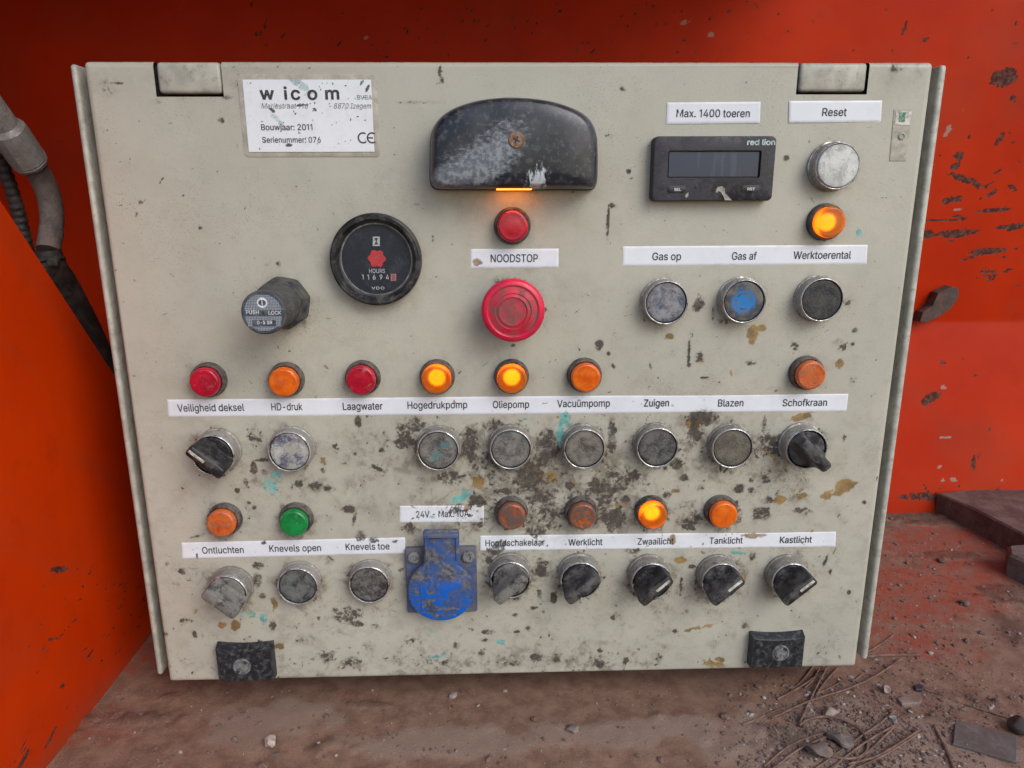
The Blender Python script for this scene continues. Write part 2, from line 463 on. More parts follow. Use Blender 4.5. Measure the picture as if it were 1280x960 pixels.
# floor: one sheet of dirty painted steel
def build_floor():
    f = Field(FX0, FX1, FLOOR_Y0, FLOOR_Y1, .003)
    U, V = f.U, f.V
    n = fbm(U * 9, V * 14, 3, 5); n2 = fbm(U * 45, V * 45, 9, 4); n3 = fbm(U * 160, V * 160, 21, 3)
    f.new('red'); f.new('dust'); f.new('dark')
    for px, py, rx, ry, st in ((1150, 740, .12, .07, 1.1), (1190, 690, .14, .09, .8), (1130, 800, .10, .06, .85), (1180, 672, .07, .03, 1.2), (420, 868, .2, .03, .55), (760, 850, .2, .02, .5), (1230, 720, .06, .03, .7), (1110, 770, .07, .04, .8), (1210, 830, .03, .02, .7), (150, 830, .05, .05, .85), (110, 905, .06, .04, .85), (215, 790, .06, .05, .8), (300, 880, .07, .03, .6),
                               (40, 930, .03, .02, .6), (420, 880, .08, .03, .45), (640, 870, .14, .03, .5), (1250, 770, .05, .03, .6), (215, 925, .05, .02, .5), (860, 862, .1, .02, .4)):
        p = on_floor(px, py); f.blob('red', p.x, p.y, rx, ry, 0, st, 1.0)
    for px, py, rx, ry, st in ((560, 930, .10, .02, .8), (330, 900, .07, .03, .7), (780, 915, .10, .02, .9), (960, 930, .08, .04, .7), (1120, 930, .1, .05, .8), (300, 880, .05, .02, .5), (1080, 880, .06, .03, .6)):
        p = on_floor(px, py); f.blob('dust', p.x, p.y, rx, ry, 0, st, 1.0)
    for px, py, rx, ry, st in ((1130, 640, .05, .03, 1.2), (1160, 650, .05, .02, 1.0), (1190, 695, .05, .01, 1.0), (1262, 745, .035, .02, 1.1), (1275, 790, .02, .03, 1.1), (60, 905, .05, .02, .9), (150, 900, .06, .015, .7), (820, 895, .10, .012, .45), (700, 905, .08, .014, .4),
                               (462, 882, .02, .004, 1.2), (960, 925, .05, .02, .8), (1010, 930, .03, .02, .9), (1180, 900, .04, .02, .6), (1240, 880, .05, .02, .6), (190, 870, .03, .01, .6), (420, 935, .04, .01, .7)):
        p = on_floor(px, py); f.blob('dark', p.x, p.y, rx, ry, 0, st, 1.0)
    red = sstep(.30, .85, f.z['red'] * (.2 + .9 * n + .5 * n3) + .45 * (n2 - .5)) * .82
    dust = sstep(.3, .7, f.z['dust'] * (.2 + 1.5 * n) + .55 * (n2 - .45))
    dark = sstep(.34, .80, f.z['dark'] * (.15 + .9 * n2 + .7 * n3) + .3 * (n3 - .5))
    speck = sstep(.70, .76, fbm(U * 300, V * 300, 5, 2))
    near = sstep(-.02, -.14, V)
    zz = (n - .5) * .004 + dark * .0035 * n3 + (n2 - .5) * .0016 * (.4 + near) + (n3 - .5) * .0010 * (.4 + near) + dust * .001
    P = np.stack([U, V, zz], -1)
    k = Nodes('dirty steel floor')
    k.coord(False)
    r, g, b, a = k.attr()
    fine = k.noise(700, 4, .7); mid = k.noise(60, 5, .65)
    c = k.mix(k.ramp(mid, .3, .7), (.185, .100, .070), (.295, .180, .128))
    c = k.mix(k.ramp(k.math('ADD', r, k.math('MULTIPLY', k.math('SUBTRACT', fine, .5), 1.1)), .25, 1.0), c, k.mix(k.ramp(mid, .4, .65), (.34, .072, .040), (.25, .105, .078)))
    c = k.mix(k.math('MULTIPLY', k.ramp(k.math('ADD', g, k.math('MULTIPLY', k.math('SUBTRACT', fine, .5), .8)), .2, .9), .75), c, (.30, .215, .170))
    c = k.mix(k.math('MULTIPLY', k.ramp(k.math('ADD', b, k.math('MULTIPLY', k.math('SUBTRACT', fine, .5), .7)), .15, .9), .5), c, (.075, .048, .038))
    c = k.mix(k.math('MULTIPLY', k.ramp(k.noise(520, 2, .5), .66, .71), .6), c, (.34, .29, .25))
    c = k.mix(k.math('MULTIPLY', k.ramp(k.noise(1500, 3, .7), .58, .68), .5), c, (.06, .036, .03))
    k.p(Base_Color=c, Roughness=.82, Specular_IOR_Level=.25)
    k.bump(k.math('ADD', k.math('MULTIPLY', fine, .6), k.math('ADD', k.math('MULTIPLY', mid, .35), k.math('MULTIPLY', k.noise(2200, 2, .6), .25))), .75, .002)
    me = grid_mesh('floor', P, None, chan(red, dust, dark, speck))
    me.materials.append(k.m)
    tag(mesh_obj('floor', me), kind='structure')
    return f, zz
FLOOR, FLOOR_Z = build_floor()
FLOOR.z['h'] = FLOOR_Z
def ground(x, y):
    return float(FLOOR.sample('h', np.array([x]), np.array([y]))[0])

def red_paint(name, base=(.46, .026, .0008), vary=(.38, .017, .0006)):
    k = Nodes(name)
    k.coord(False)
    r, g, b, a = k.attr()
    fine = k.noise(600, 4, .7); mid = k.noise(40, 5, .65); big = k.noise(6, 3, .6)
    c = k.mix(k.ramp(big, .3, .7), base, vary)
    c = k.mix(k.math('MULTIPLY', k.ramp(mid, .52, .75), .35), c, tuple(x * .6 for x in base))
    c = k.mix(k.math('MULTIPLY', a, .5), c, (.17, .055, .03))
    c = k.mix(k.math('MULTIPLY', k.ramp(k.math('ADD', g, k.math('MULTIPLY', k.math('SUBTRACT', fine, .5), .7)), .3, .65), .8), c, (.30, .22, .18))
    fr = k.ramp(k.math('ADD', r, k.math('MULTIPLY', k.math('SUBTRACT', fine, .5), .8)), .3, .6)
    c = k.mix(k.math('MULTIPLY', fr, .92), c, k.mix(k.ramp(k.noise(200, 4), .4, .62), (.035, .022, .02), (.12, .06, .045)))
    k.p(Base_Color=c, Roughness=k.mixf(k.ramp(mid, .35, .7), .30, .46))
    k.p(Roughness=k.mixf(fr, .40, .8), Specular_IOR_Level=.08)
    k.bump(k.math('SUBTRACT', k.math('MULTIPLY', k.noise(15, 3), 2.0), fr), .25, .0015)
    return k.m
M['red wall'] = red_paint('red orange steel paint')
M['red plate'] = red_paint('orange steel paint', (.55, .038, .001), (.48, .028, .001))

def scr(f, key, to, px, py, rx, ry, ang, st):
    u, v = to(px, py); u2, v2 = to(px + 1, py)
    s = abs(u2 - u) + 1e-9
    f.blob(key, u, v, rx * s, ry * s, ang, st)

def build_back_wall():
    root = thing('back_wall', 'scratched red orange steel wall with a bend in its lower part behind the control cabinet', 'wall', (0, WALL_Y, 0))
    f = Field(-.75, 1.0, 0.0, 1.0, .0025)
    U, V = f.U, f.V
    f.new('k'); f.new('p')
    to = lambda px, py: (lambda p: (p.x, p.z))(at_y(px, py, WALL_Y + .045))
    for a in ((1258, 97, 17, 11, 10, 1.1), (1270, 122, 6, 4, -40, .9), (1202, 195, 7, 5, 0, 1), (1198, 208, 8, 4, 0, 1.1), (1207, 223, 24, 5, -18, .85), (1253, 173, 4, 9, -30, .9), (1243, 242, 8, 3, 30, .9), (1193, 250, 16, 4, 8, .9), (1247, 263, 24, 3, 5, .9),
              (1270, 284, 22, 4, 4, 1), (1180, 275, 34, 1.5, 0, .9), (1200, 292, 30, 5, 4, .95), (1163, 293, 7, 6, 0, 1), (1237, 315, 24, 4, 4, 1.1), (1133, 35, 2, 9, -12, 1), (1160, 48, 5, 3, 20, .6), (1153, 492, 15, 6, 25, 1), (1192, 565, 2.5, 9, -8, 1.1), (1213, 600, 2.5, 9, -12, 1), (1271, 595, 4, 3, 0, .8),
              (1174, 452, 3, 3, 0, 1), (1199, 447, 2, 1.5, 0, 1), (1240, 345, 20, 14, 0, .5), (1225, 232, 14, 3, -14, .8), (1250, 215, 8, 2, 35, .8), (1215, 170, 5, 2, 60, .7), (1128, 602, 40, 5, 0, .7), (1270, 55, 8, 3, 30, .5), (1270, 235, 8, 3, -30, .8),
              (1135, 600, 1.2, 18, 35, .9), (700, 12, 4, 3, 0, .7), (760, 20, 5, 2, 0, .5), (655, 65, 8, 3, 0, .5), (420, 60, 8, 3, 0, .5)):
        scr(f, 'k', to, *a)
    for i in range(160):
        px, py = rng.uniform(300, 1300), rng.uniform(0, 610)
        if px < 1120: py = rng.uniform(0, 70)
        scr(f, 'k', to, px, py, rng.uniform(.8, 4), rng.uniform(.6, 1.3), rng.normal(0, 50), rng.uniform(.5, 1.1))
    for i in range(12):
        px, py = rng.uniform(1120, 1300), rng.uniform(150, 340)
        scr(f, 'k', to, px, py, rng.uniform(2, 13), rng.uniform(.6, 1.8), rng.normal(3, 14), rng.uniform(.5, 1.0))
    for a in ((1188, 163, 4, 9, -25, .9), (1170, 480, 3, 3, 0, 1), (858, 27, 7, 3, 10, .8), (890, 42, 5, 3, 0, .8), (1222, 120, 10, 2, 0, .5), (1162, 537, 12, 2, 5, .7), (1160, 584, 14, 3, 0, .7), (1150, 570, 6, 3, 0, .6), (1262, 585, 5, 4, 0, .8), (1222, 585, 6, 2, 0, .6), (460, 45, 12, 16, 0, .45), (1195, 262, 22, 2, 6, .6), (1208, 138, 3, 5, 0, .6)):
        scr(f, 'p', to, *a)
    n2 = fbm(U * 260, V * 380, 2, 3); n1 = fbm(U * 12, V * 12, 4, 4)
    dark = sstep(.36, .56, f.z['k'] * (.25 + 1.4 * n2))
    pale = sstep(.34, .62, f.z['p'] * (.2 + 1.4 * n2))
    film = sstep(.46, .78, n1) * .35 + sstep(.09, .0, V) * .5 * fbm(U * 40, V * 40, 7, 3)
    zc = to(1200, 403)[1]
    Y = np.where(V > zc, WALL_Y + .050, WALL_Y + .050 - (zc - V) / zc * .062)
    Y = Y + (fbm(U * 3, V * 3, 8, 2) - .5) * .006
    me = grid_mesh('steel_sheet', np.stack([U, Y - WALL_Y, V], -1), None, chan(dark, pale, pale * 0, film))
    me.materials.append(M['red wall'])
    mesh_obj('steel_sheet', me, root)
    # dark half moon tab welded to the wall
    c = at_y(1172, 380, WALL_Y + .036)
    pts = []
    for px, py in ((1149, 402), (1153, 390), (1165, 382), (1172, 366), (1190, 358), (1198, 360), (1198, 372), (1188, 386), (1172, 397), (1158, 403)):
        p = at_y(px, py, WALL_Y + .036); pts.append((p.x - c.x, p.z - c.z))
    pts = pts[::-1]
    bm = bmesh.new()
    layers(bm, [sec(inset(pts, .0006), 0.001), sec(pts, 0), sec(pts, -.0145)])
    finish(bm, 'lug', dirty('dark rusty lug', (.055, .035, .03), (.11, .06, .045), .5, 80, .7), root, (c.x, .036, c.z), 30)
    return root
build_back_wall()

PX = -0.330
def build_side_plate():
    root = thing('side_plate', 'orange steel side plate with a sloping top edge left of the control cabinet', 'plate', (PX, .1, 0))
    e1 = at_x(0, 253, PX); e2 = at_x(137, 462, PX)
    sl = (e2.z - e1.z) / (e2.y - e1.y)
    f = Field(-.135, .33, 0, .95, .0025)
    U, V = f.U, f.V
    f.new('k')
    to = lambda px, py: (lambda p: (p.y, p.z))(at_x(px, py, PX))
    for a in ((20, 398, 14, 9, 0, .9), (10, 575, 5, 6, 0, .7), (60, 585, 10, 2, 20, .8), (35, 625, 12, 4, -40, .7), (95, 710, 10, 3, 40, .8), (60, 770, 3, 8, 20, .7), (20, 640, 3, 20, 20, .5), (85, 690, 5, 3, 0, .6), (20, 870, 14, 3, 45, .7), (90, 850, 3, 10, 0, .5), (20, 915, 20, 6, 45, .8), (60, 885, 20, 5, 45, .8)):
        scr(f, 'k', to, *a)
    for i in range(90):
        px = rng.uniform(0, 175); scr(f, 'k', to, px, rng.uniform(320 + px, 925 - px), rng.exponential(2.2) + .8, rng.uniform(.8, 1.8), rng.uniform(0, 180), rng.uniform(.5, 1.1))
    n2 = fbm(U * 220, V * 220, 12, 3)
    dark = sstep(.36, .58, f.z['k'] * (.2 + 1.4 * n2))
    film = sstep(.42, .8, fbm(U * 16, V * 16, 3, 5)) * .25 + sstep(.05, .0, V) * .9 * (.4 + n2)
    # the sheet reaches from the front down to the sloping edge: squeeze the grid under that edge
    top = np.clip(e1.z + (U - e1.y) * sl, .02, .50)
    Vt = V / .95 * top
    keep = None
    me = grid_mesh('sheet', np.stack([PX + (fbm(U * 5, V * 5, 3, 2) - .5) * .003 - PX, U - .1, Vt], -1), keep, chan(dark, dark * 0, dark * 0, np.clip(film, 0, 1)))
    me.materials.append(M['red plate'])
    mesh_obj('sheet', me, root)
    # folded edge and the back of the plate
    bm = bmesh.new()
    ys = [-.135 + .0155 * i for i in range(31)]
    pts = [(-.0025, y - .1, min(.50, max(.02, e1.z + (y - e1.y) * sl))) for y in ys]
    tube(bm, pts, .0026, 8)
    finish(bm, 'rolled_edge', M['red plate'], root)
build_side_plate()

# unseen wall on the left, added to shade the left end of the back wall
def build_shade_wall():
    root = thing('shade_wall', 'dark red steel end wall beyond the sloping orange plate', 'wall', (-.64, 0, 0))
    bm = bmesh.new()
    box(bm, -.02, 0, -.1, WALL_Y + .02, 0, 1.0, .004)
    finish(bm, 'sheet', M['red wall'], root)
build_shade_wall()
def build_shade_roof():  # unseen sheet overhead, added to darken the top of the back wall
    root = thing('shade_roof', 'red steel sheet roofing the recess above the cabinet', 'roof', (0, .1, .685))
    bm = bmesh.new()
    box(bm, -.66, .36, -.26, WALL_Y + .048 - .1, 0, .004, .001)
    finish(bm, 'sheet', M['red wall'], root)
build_shade_roof()
# ------------------------------------------------------------------ the control cabinet
CAB = thing('control_cabinet', 'dirty beige metal control cabinet with rows of push buttons, selector knobs and indicator lights', 'control cabinet')

# grime on the door, painted with a list of measured stains (centre in the photo, radii, angle, strength)
DOORF = Field(-W / 2 - .002, W / 2 + .002, Z0 - .002, Z0 + H + .002, .0007)
for k_ in ('D', 'O', 'T', 'A', 'S'): DOORF.new(k_)
def stain(k, px, py, rx, ry=None, st=1.0, ang=0):
    ry = rx if ry is None else ry
    u, v = at(px, py)
    s = .000535
    DOORF.blob(k, u, v, rx * s * 1.15, ry * s * 1.15, ang, st)
DARK = '''515 533 20 12 .85|506 552 14 10 .85|587 559 12 30 .95|574 566 12 10 .8|616 531 14 10 .65|609 574 10 15 .75|683 563 14 26 1.1|662 594 18 18 1.1|633 614 22 6 .75|677 625 20 18 .8|690 631 14 24 .75|668 664 12 10 .85|563 596 20 10 .85
598 625 14 9 1|572 636 22 8 .75|513 660 16 8 .65|602 655 10 12 .6|620 686 17 8 1.3 35|613 697 6 12 1|677 703 10 8 .7|712 607 6 6 1.1|742 607 10 12 1|755 622 12 14 .9|655 640 12 14 .55|700 655 16 8 .6
880 522 20 12 .95|867 542 10 15 1|954 531 4 12 .9|954 556 14 22 .75|973 556 10 16 .8|765 548 6 22 1|845 580 8 8 1.2|855 597 5 4 1.3|793 594 9 7 .65|767 594 8 5 1|757 612 16 13 1.05|782 624 6 6 1.1|768 646 18 20 .9|864 649 14 15 .85|957 600 8 5 1.1|924 611 6 6 1.1|938 612 4 4 1.1|874 610 6 5 .9|834 618 6 5 .9
957 624 12 6 .75|951 641 14 10 .85|1055 548 2 5 1.2|1080 628 2.6 2.6 1.3|1032 701 2 8 1.2 -15|940 694 5 6 1|790 688 12 6 .75|864 708 5 3 1.1|830 585 6 4 .7|905 590 20 6 .5|1000 640 20 8 .45
317 586 5 8 1.2|307 602 3 6 .9|297 613 3.2 3.2 1.2|328 575 9 2.5 1|319 548 12 20 .55|371 604 10 6 .75|394 608 10 6 .85|411 611 8 5 .8|448 527 4 8 1.1|473 586 9 2.6 1.3 -30|404 588 3.5 3.5 1|437 637 7 5 1.2|443 649 2.5 10 1 -15|451 670 7 7 1.3|467 675 7 4 1|494 676 4 3 1|329 678 4 3 1.2|247 695 2 4 1.1|323 707 6 5 1.3|322 726 6 9 1.3|412 700 6 7 .65
228 714 5 5 1|209 705 3 3 1|318 634 2.5 2.5 1.2|311 628 2.2 2.2 1.1|247 670 11 1.8 .9 15|444 567 2 2 1.2|477 563 4 3 .9|470 545 3 2 .8|420 560 6 8 .5
329 745 5 4 1.2|341 781 5 8 1|434 768 20 13 .9|445 780 10 5 1|398 772 2.4 3.5 1.2|234 776 10 4 .85|243 793 3 6 .9|205 793 5 3 .9|325 802 4 3 1.1|406 820 17 12 .65|440 827 17 8 .65|461 810 10 12 .65|468 783 9 5 .65|611 790 9 4 1|570 807 5 5 1|606 800 7 3 .9|602 817 5 6 .9|501 712 3.4 3 1.1|380 800 16 10 .45|520 800 24 10 .45|560 828 22 6 .55
679 714 11 10 .9|692 747 4 8 1.2|675 743 3.5 7 1.1|666 760 6 3 1.1|644 769 4.5 3 1|660 785 3 4 1.1|646 790 4 2 1|671 822 9 7 1.05|695 824 7 5 1.05|750 813 4 3.5 1.2|752 830 15 6 .75|782 826 5 6 .9|820 820 15 9 .55|844 789 4 3 1.3|932 782 6 5 .9|1061 740 3 3 1.4|1038 714 2 4 1.1|851 730 2 16 .85|864 708 4 3 1|859 763 3 4 .8|767 771 12 8 .55|935 735 2 14 .5|730 800 20 8 .4|640 830 24 6 .5
749 431 5 7 1|761 442 2.2 2.2 1.2|861 441 2 17 1|861 456 3 2.6 1.2|767 458 2 4 1.1 30|813 457 2 4 1.2 20|874 446 6 8 .65|938 453 7 3.4 .9|880 472 5 1.6 1.2|992 432 8 5 .7 -30|1049 432 11 9 .55|1068 413 3.2 3.2 1.4|1066 430 2.2 2.2 1.2|1067 475 6 9 .6|967 487 9 5 .6|841 442 5 5 .6|871 383 6 6 .85|905 402 7 4 .8
874 378 8 10 .8|891 391 2.5 9 .7|1060 376 7 9 .55|277 151 3.4 3 1.3|137 110 11 11 .5|146 104 8 1.2 1.1|176 253 2.4 2 1.2|250 285 2.4 2 1.2|171 267 2 4 1 -30|550 91 2 6 1.2|553 100 2 4 1|760 281 1.6 20 1|766 257 4 3 .9|786 214 2.6 2.2 1.3|778 111 4 2.4 1 -30|541 297 2 5 1|983 197 3.6 3.6 1.2|1120 85 8 5 .6|1148 88 6 8 .6|200 126 9 3 .6|284 122 7 3 .6|335 330 5 3 .5|348 330 3 4 .8|680 388 4 3 1 50|641 432 2.6 2.2 1.4|545 190 3 3 .6|640 352 22 5 .65|525 128 30 2 .5|760 170 6 3 .5|648 445 24 5 .35'''
OCHRE = '''598 605 12 11 .75|583 633 6 4 1|718 598 2 10 .9|683 596 14 10 .5|867 530 9 9 .95|1007 518 19 5 1 20|959 570 11 13 .75|979 605 11 11 .75|976 624 6 7 1.1|1047 612 26 9 1.05 25|843 614 7 3 1|864 607 6 7 .7|767 632 9 6 .9|840 674 4 7 1.2|942 669 15 4 1|850 700 7 4 1.2|940 696 5 4 .9|406 577 7 6 1|341 752 6 13 .95|277 781 6 5 .9|296 780 6 10 .95 -30|351 808 10 5 .6|468 838 18 4 .55|873 785 28 3.5 .95 12|892 826 22 8 .85|767 771 14 9 .5|837 421 4.4 3.4 1.3|940 418 6 11 .95|952 410 5 3.4 1.2|913 470 1.8 9 .9|1049 455 4.5 6 1|1000 617 12 8 .5|597 328 5 4 1.2|1150 90 8 8 .45|200 118 30 3 .4|560 600 24 8 .4|720 690 10 3 .5|680 765 12 6 .4'''
TEAL = '''705 524 8 11 1|701 543 4.5 20 1|576 622 15 5 1.1 25|567 627 8 4 1.1 25|539 646 5 2 1.1|659 526 12 6 .6|923 691 14 3 .9|906 698 9 4 .75|338 607 14 14 .62|345 593 9 7 .6|329 771 5 11 .95|310 770 18 16 .5|547 821 13 2 1.1 10|626 803 6.5 5.5 1.2|540 793 8 2 .7|1074 288 3.4 6 1.1|1128 250 5 5 .6|965 540 8 6 .5|663 617 12 8 .5|990 545 18 5 .35|1128 142 3 5 .4|700 545 10 10 .5|640 585 14 8 .4'''
for src, k_ in ((DARK, 'D'), (OCHRE, 'O'), (TEAL, 'T')):
    for row in src.replace('\n', '|').split('|'):
        v = [float(q) for q in row.split()]
        stain(k_, v[0], v[1], v[2], v[3], v[4], v[5] if len(v) > 5 else 0)
for a in ((655, 585, 110, 48, .46), (760, 612, 60, 50, .5), (890, 560, 70, 40, .42), (610, 640, 70, 30, .45), (690, 640, 50, 34, .6), (570, 560, 60, 30, .5), (870, 640, 60, 24, .44), (960, 600, 60, 40, .40), (560, 825, 150, 18, .40), (740, 825, 110, 18, .42), (340, 600, 70, 40, .38), (420, 770, 90, 40, .36), (660, 720, 90, 50, .42), (480, 560, 60, 40, .34), (820, 745, 120, 50, .34), (240, 720, 40, 30, .34)):
    stain('D', *a)
# small scratches, chips and pepper, denser towards the bottom
for i in range(3200):
    v = rng.uniform(0, 1)
    px = rng.uniform(105, 1165)
    py = 80 + 770 * (1 - v ** 1.9 if rng.uniform() < .75 else v)
    L = rng.exponential(1.3) + .5
    stain('S', px, py, min(L, 7), rng.uniform(.45, .95), rng.uniform(.4, 1.1), rng.uniform(0, 180) if rng.uniform() < .6 else rng.normal(20, 25))
for i in range(700):
    px = rng.normal(700, 150); py = rng.normal(600, 70)
    stain('S', px, py, rng.uniform(.6, 3), rng.uniform(.5, 1.5), rng.uniform(.6, 1.3), rng.uniform(0, 180))
for i in range(500):
    px = rng.uniform(210, 1060); py = 850 - abs(rng.normal(0, 55))
    stain('S', px, py, rng.uniform(.6, 3), rng.uniform(.5, 1.5), rng.uniform(.5, 1.2), rng.uniform(0, 180))
for i in range(230):
    px, py = rng.normal(760, 190), rng.normal(625, 90)
    if 205 < px < 1065: stain('O', px, py, rng.uniform(.8, 5), rng.uniform(.6, 2.2), rng.uniform(.5, 1.1), rng.uniform(0, 180))
for i in range(110):
    px, py = rng.normal(620, 200), rng.normal(650, 90)
    if 205 < px < 1065: stain('T', px, py, rng.uniform(.7, 4), rng.uniform(.6, 1.8), rng.uniform(.4, 1.0), rng.uniform(0, 180))
X_, Z_ = DOORF.U, DOORF.V
nA = fbm(X_ * 330, Z_ * 330, 31, 4); nB = fbm(X_ * 120, Z_ * 120, 41, 4); nC = fbm(X_ * 25, Z_ * 25, 51, 4)
# ---- where the fittings sit: front centre in the photo
PUSH = [  # px, py, look, label
    (1047.2, 207.6, 'white', 'white push button under the Reset label'),
    (833, 378.6, 'grey worn', 'push button with a scuffed grey face under the Gas op label'),
    (930.6, 377, 'blue worn', 'push button with blue paint left in its middle under the Gas af label'),
    (1028, 375, 'black', 'black push button under the Werktoerental label'),
    (361.5, 565, 'white smeared', 'white push button smeared with dark blue under the HD-druk label'),
    (547.6, 563.6, 'dust teal', 'dust covered push button with a teal smear under the Hogedrukpomp label'),
    (638.5, 562, 'dust teal', 'dust covered push button with teal stains under the Oliepomp label'),
    (730.8, 561.5, 'dust', 'dust covered brown grey push button under the Vacuümpomp label'),
    (822, 560, 'dust dark', 'dark dusty push button under the Zuigen label'),
    (916, 560.7, 'dust flat', 'flat brown grey push button under the Blazen label'),
    (371.8, 733.5, 'black green', 'black push button with a green arc under the Knevels open label'),
    (461.3, 731.5, 'black dust', 'black push button with grey scratches under the Knevels toe label')]
LIGHTS = [
    (641, 283, 'lens red', 'red indicator light above the NOODSTOP label'),
    (1039.5, 278, 'lens lit', 'lit amber indicator light under the white Reset button'),
    (254.5, 479, 'lens red', 'red indicator light above the Veiligheid deksel label'),
    (353.5, 478.5, 'lens amber', 'unlit amber indicator light above the HD-druk label'),
    (450.5, 476.2, 'lens red', 'red indicator light above the Laagwater label'),
    (545.3, 475, 'lens lit', 'lit amber indicator light above the Hogedrukpomp label'),
    (640, 474.6, 'lens lit', 'lit amber indicator light above the Oliepomp label'),
    (732.8, 473, 'lens amber', 'unlit amber indicator light above the Vacuümpomp label'),
    (1015, 470, 'lens amber dull', 'dull amber indicator light above the Schofkraan label'),
    (275.2, 656, 'lens amber dull', 'dull amber indicator light above the Ontluchten label'),
    (366, 655.5, 'lens green', 'green indicator light above the Knevels open label'),
    (639.5, 647, 'lens amber grimy', 'amber indicator light caked with grime above the Hoofdschakelaar label'),
    (728.3, 646.8, 'lens amber grimy', 'brown grimy indicator light above the Werklicht label'),
    (817.3, 646, 'lens lit', 'glowing amber indicator light above the Zwaailicht label'),
    (905.6, 645.3, 'lens amber', 'unlit amber indicator light above the Tanklicht label')]
KNOBS = [  # px, py, fin direction (pointer end), look, label
    (265.8, 569.5, 138, 'black', True, 'black selector knob turned left under the Veiligheid deksel label'),
    (1008.6, 561.5, 135, 'black worn', False, 'black selector knob pointing lower right under the Schofkraan label'),
    (283.3, 743, 138, 'grey knob', False, 'dust grey selector knob turned left under the Ontluchten label'),
    (638, 725.5, 42, 'grey knob', False, 'grey green selector knob under the Hoofdschakelaar label'),
    (725.7, 726, 38, 'black worn', False, 'scuffed selector knob without a pointer mark under the Werklicht label'),
    (814.7, 727, 43, 'black', True, 'black selector knob under the Zwaailicht label'),
    (902, 727, 42, 'black worn', True, 'black selector knob under the Tanklicht label'),
    (989.7, 727, 42, 'black', True, 'black selector knob under the Kastlicht label')]
BEZ = 0.0125
# dust and soot collected round every fitting
for px, py, r in [(a[0], a[1], .021) for a in PUSH] + [(a[0], a[1], .0165) for a in LIGHTS] + [(a[0], a[1], .022) for a in KNOBS] + [(640, 385, .026), (470, 325, .034), (352, 382, .024)]:
    u, v = at(px, py, BEZ * .4)
    lower = 1.0 if py > 500 else .6
    DOORF.blob('A', u, v, r, r, 0, .75 * lower, 2.0)
    DOORF.blob('D', u, v, r * .93, r * .93, 0, .40 + .14 * (py > 520) + (.12 if 480 < px < 960 and py > 500 else 0), 2.4)
def soft(k, px, py, rx, ry, st):
    u, v = at(px, py); DOORF.blob(k, u, v, rx, ry, 0, st, 1.0)
soft('A', 680, 590, .06, .035, 1.25); soft('A', 760, 625, .05, .03, 1.1); soft('A', 570, 560, .04, .025, 1.0); soft('A', 880, 555, .05, .03, .9); soft('A', 660, 600, .13, .05, .9); soft('A', 640, 840, .25, .03, .6); soft('A', 380, 620, .06, .04, .4); soft('A', 880, 600, .10, .05, .55)
soft('A', 642, 240, .075, .02, .5); soft('A', 240, 100, .07, .012, .6); soft('A', 1120, 85, .05, .012, .7); soft('A', 650, 350, .03, .02, .5); soft('A', 553, 695, .04, .04, .7)
def rough(f, seed, o=5, gain=.78):
    "strongly broken noise, about 0.5 +- 0.22; f in cycles per metre"
    wx = (fbm(X_ * 90, Z_ * 90, seed + 50, 3) - .5) * .010; wz = (fbm(X_ * 90, Z_ * 90, seed + 60, 3) - .5) * .010
    r_ = 0; a_ = 1.0
    for k_ in range(o):
        r_ = r_ + a_ * vnoise((X_ + wx) * f * 2 ** k_ + 3.7 * k_, (Z_ + wz) * f * 2 ** k_ + 1.3 * k_, seed + k_); a_ *= gain
    return .5 + .22 * (r_ - r_.mean()) / r_.std()
streak = vnoise(X_ * 420 + 60 * fbm(X_ * 20, Z_ * 20, 5, 2), Z_ * 120, 77) - .5
r1 = .5 + .55 * (rough(120, 301) - .5) + .75 * (rough(560, 331, 3) - .5) + .22 * streak; r2 = .5 + .6 * (rough(200, 351) - .5) + .7 * (rough(640, 371, 2) - .5); r3 = rough(100, 401)
def broken(D, r_, a, b):
    return sstep(a, b, D * .97 + (r_ - .5) * 1.25 * np.minimum(D * 1.8, 1))
dk = np.maximum(broken(DOORF.z['D'], r1, .46, .80), .62 * broken(DOORF.z['D'], r2, .30, 1.0))
halo = broken(DOORF.z['D'], r2, .15, .75)
dk = np.maximum(dk, .9 * sstep(.38, .62, DOORF.z['S'] * (.30 + 1.0 * r2)))
dk = dk * np.clip(.62 + 1.0 * (r3 - .25), .5, 1)
oc = broken(DOORF.z['O'], r3, .36, .78) * .9
te = broken(DOORF.z['T'], r2, .30, .85) * .85
low = np.clip((Z0 + H - Z_) / H, 0, 1)
du = np.clip(DOORF.z['A'] * (.10 + 1.1 * r3) * .8 + .50 * halo + .34 * sstep(.45, .85, r3) * low + .12 * sstep(.5, .75, nC), 0, 1)
DOORF.z.update(D=dk, O=oc, T=te, A=du)
def grime_at(x, z, fd=1.0, fo=1.0, ft=1.0, fa=1.0):
    return chan(DOORF.sample('D', x, z) * fd, DOORF.sample('O', x, z) * fo, DOORF.sample('T', x, z) * ft, DOORF.sample('A', x, z) * fa)

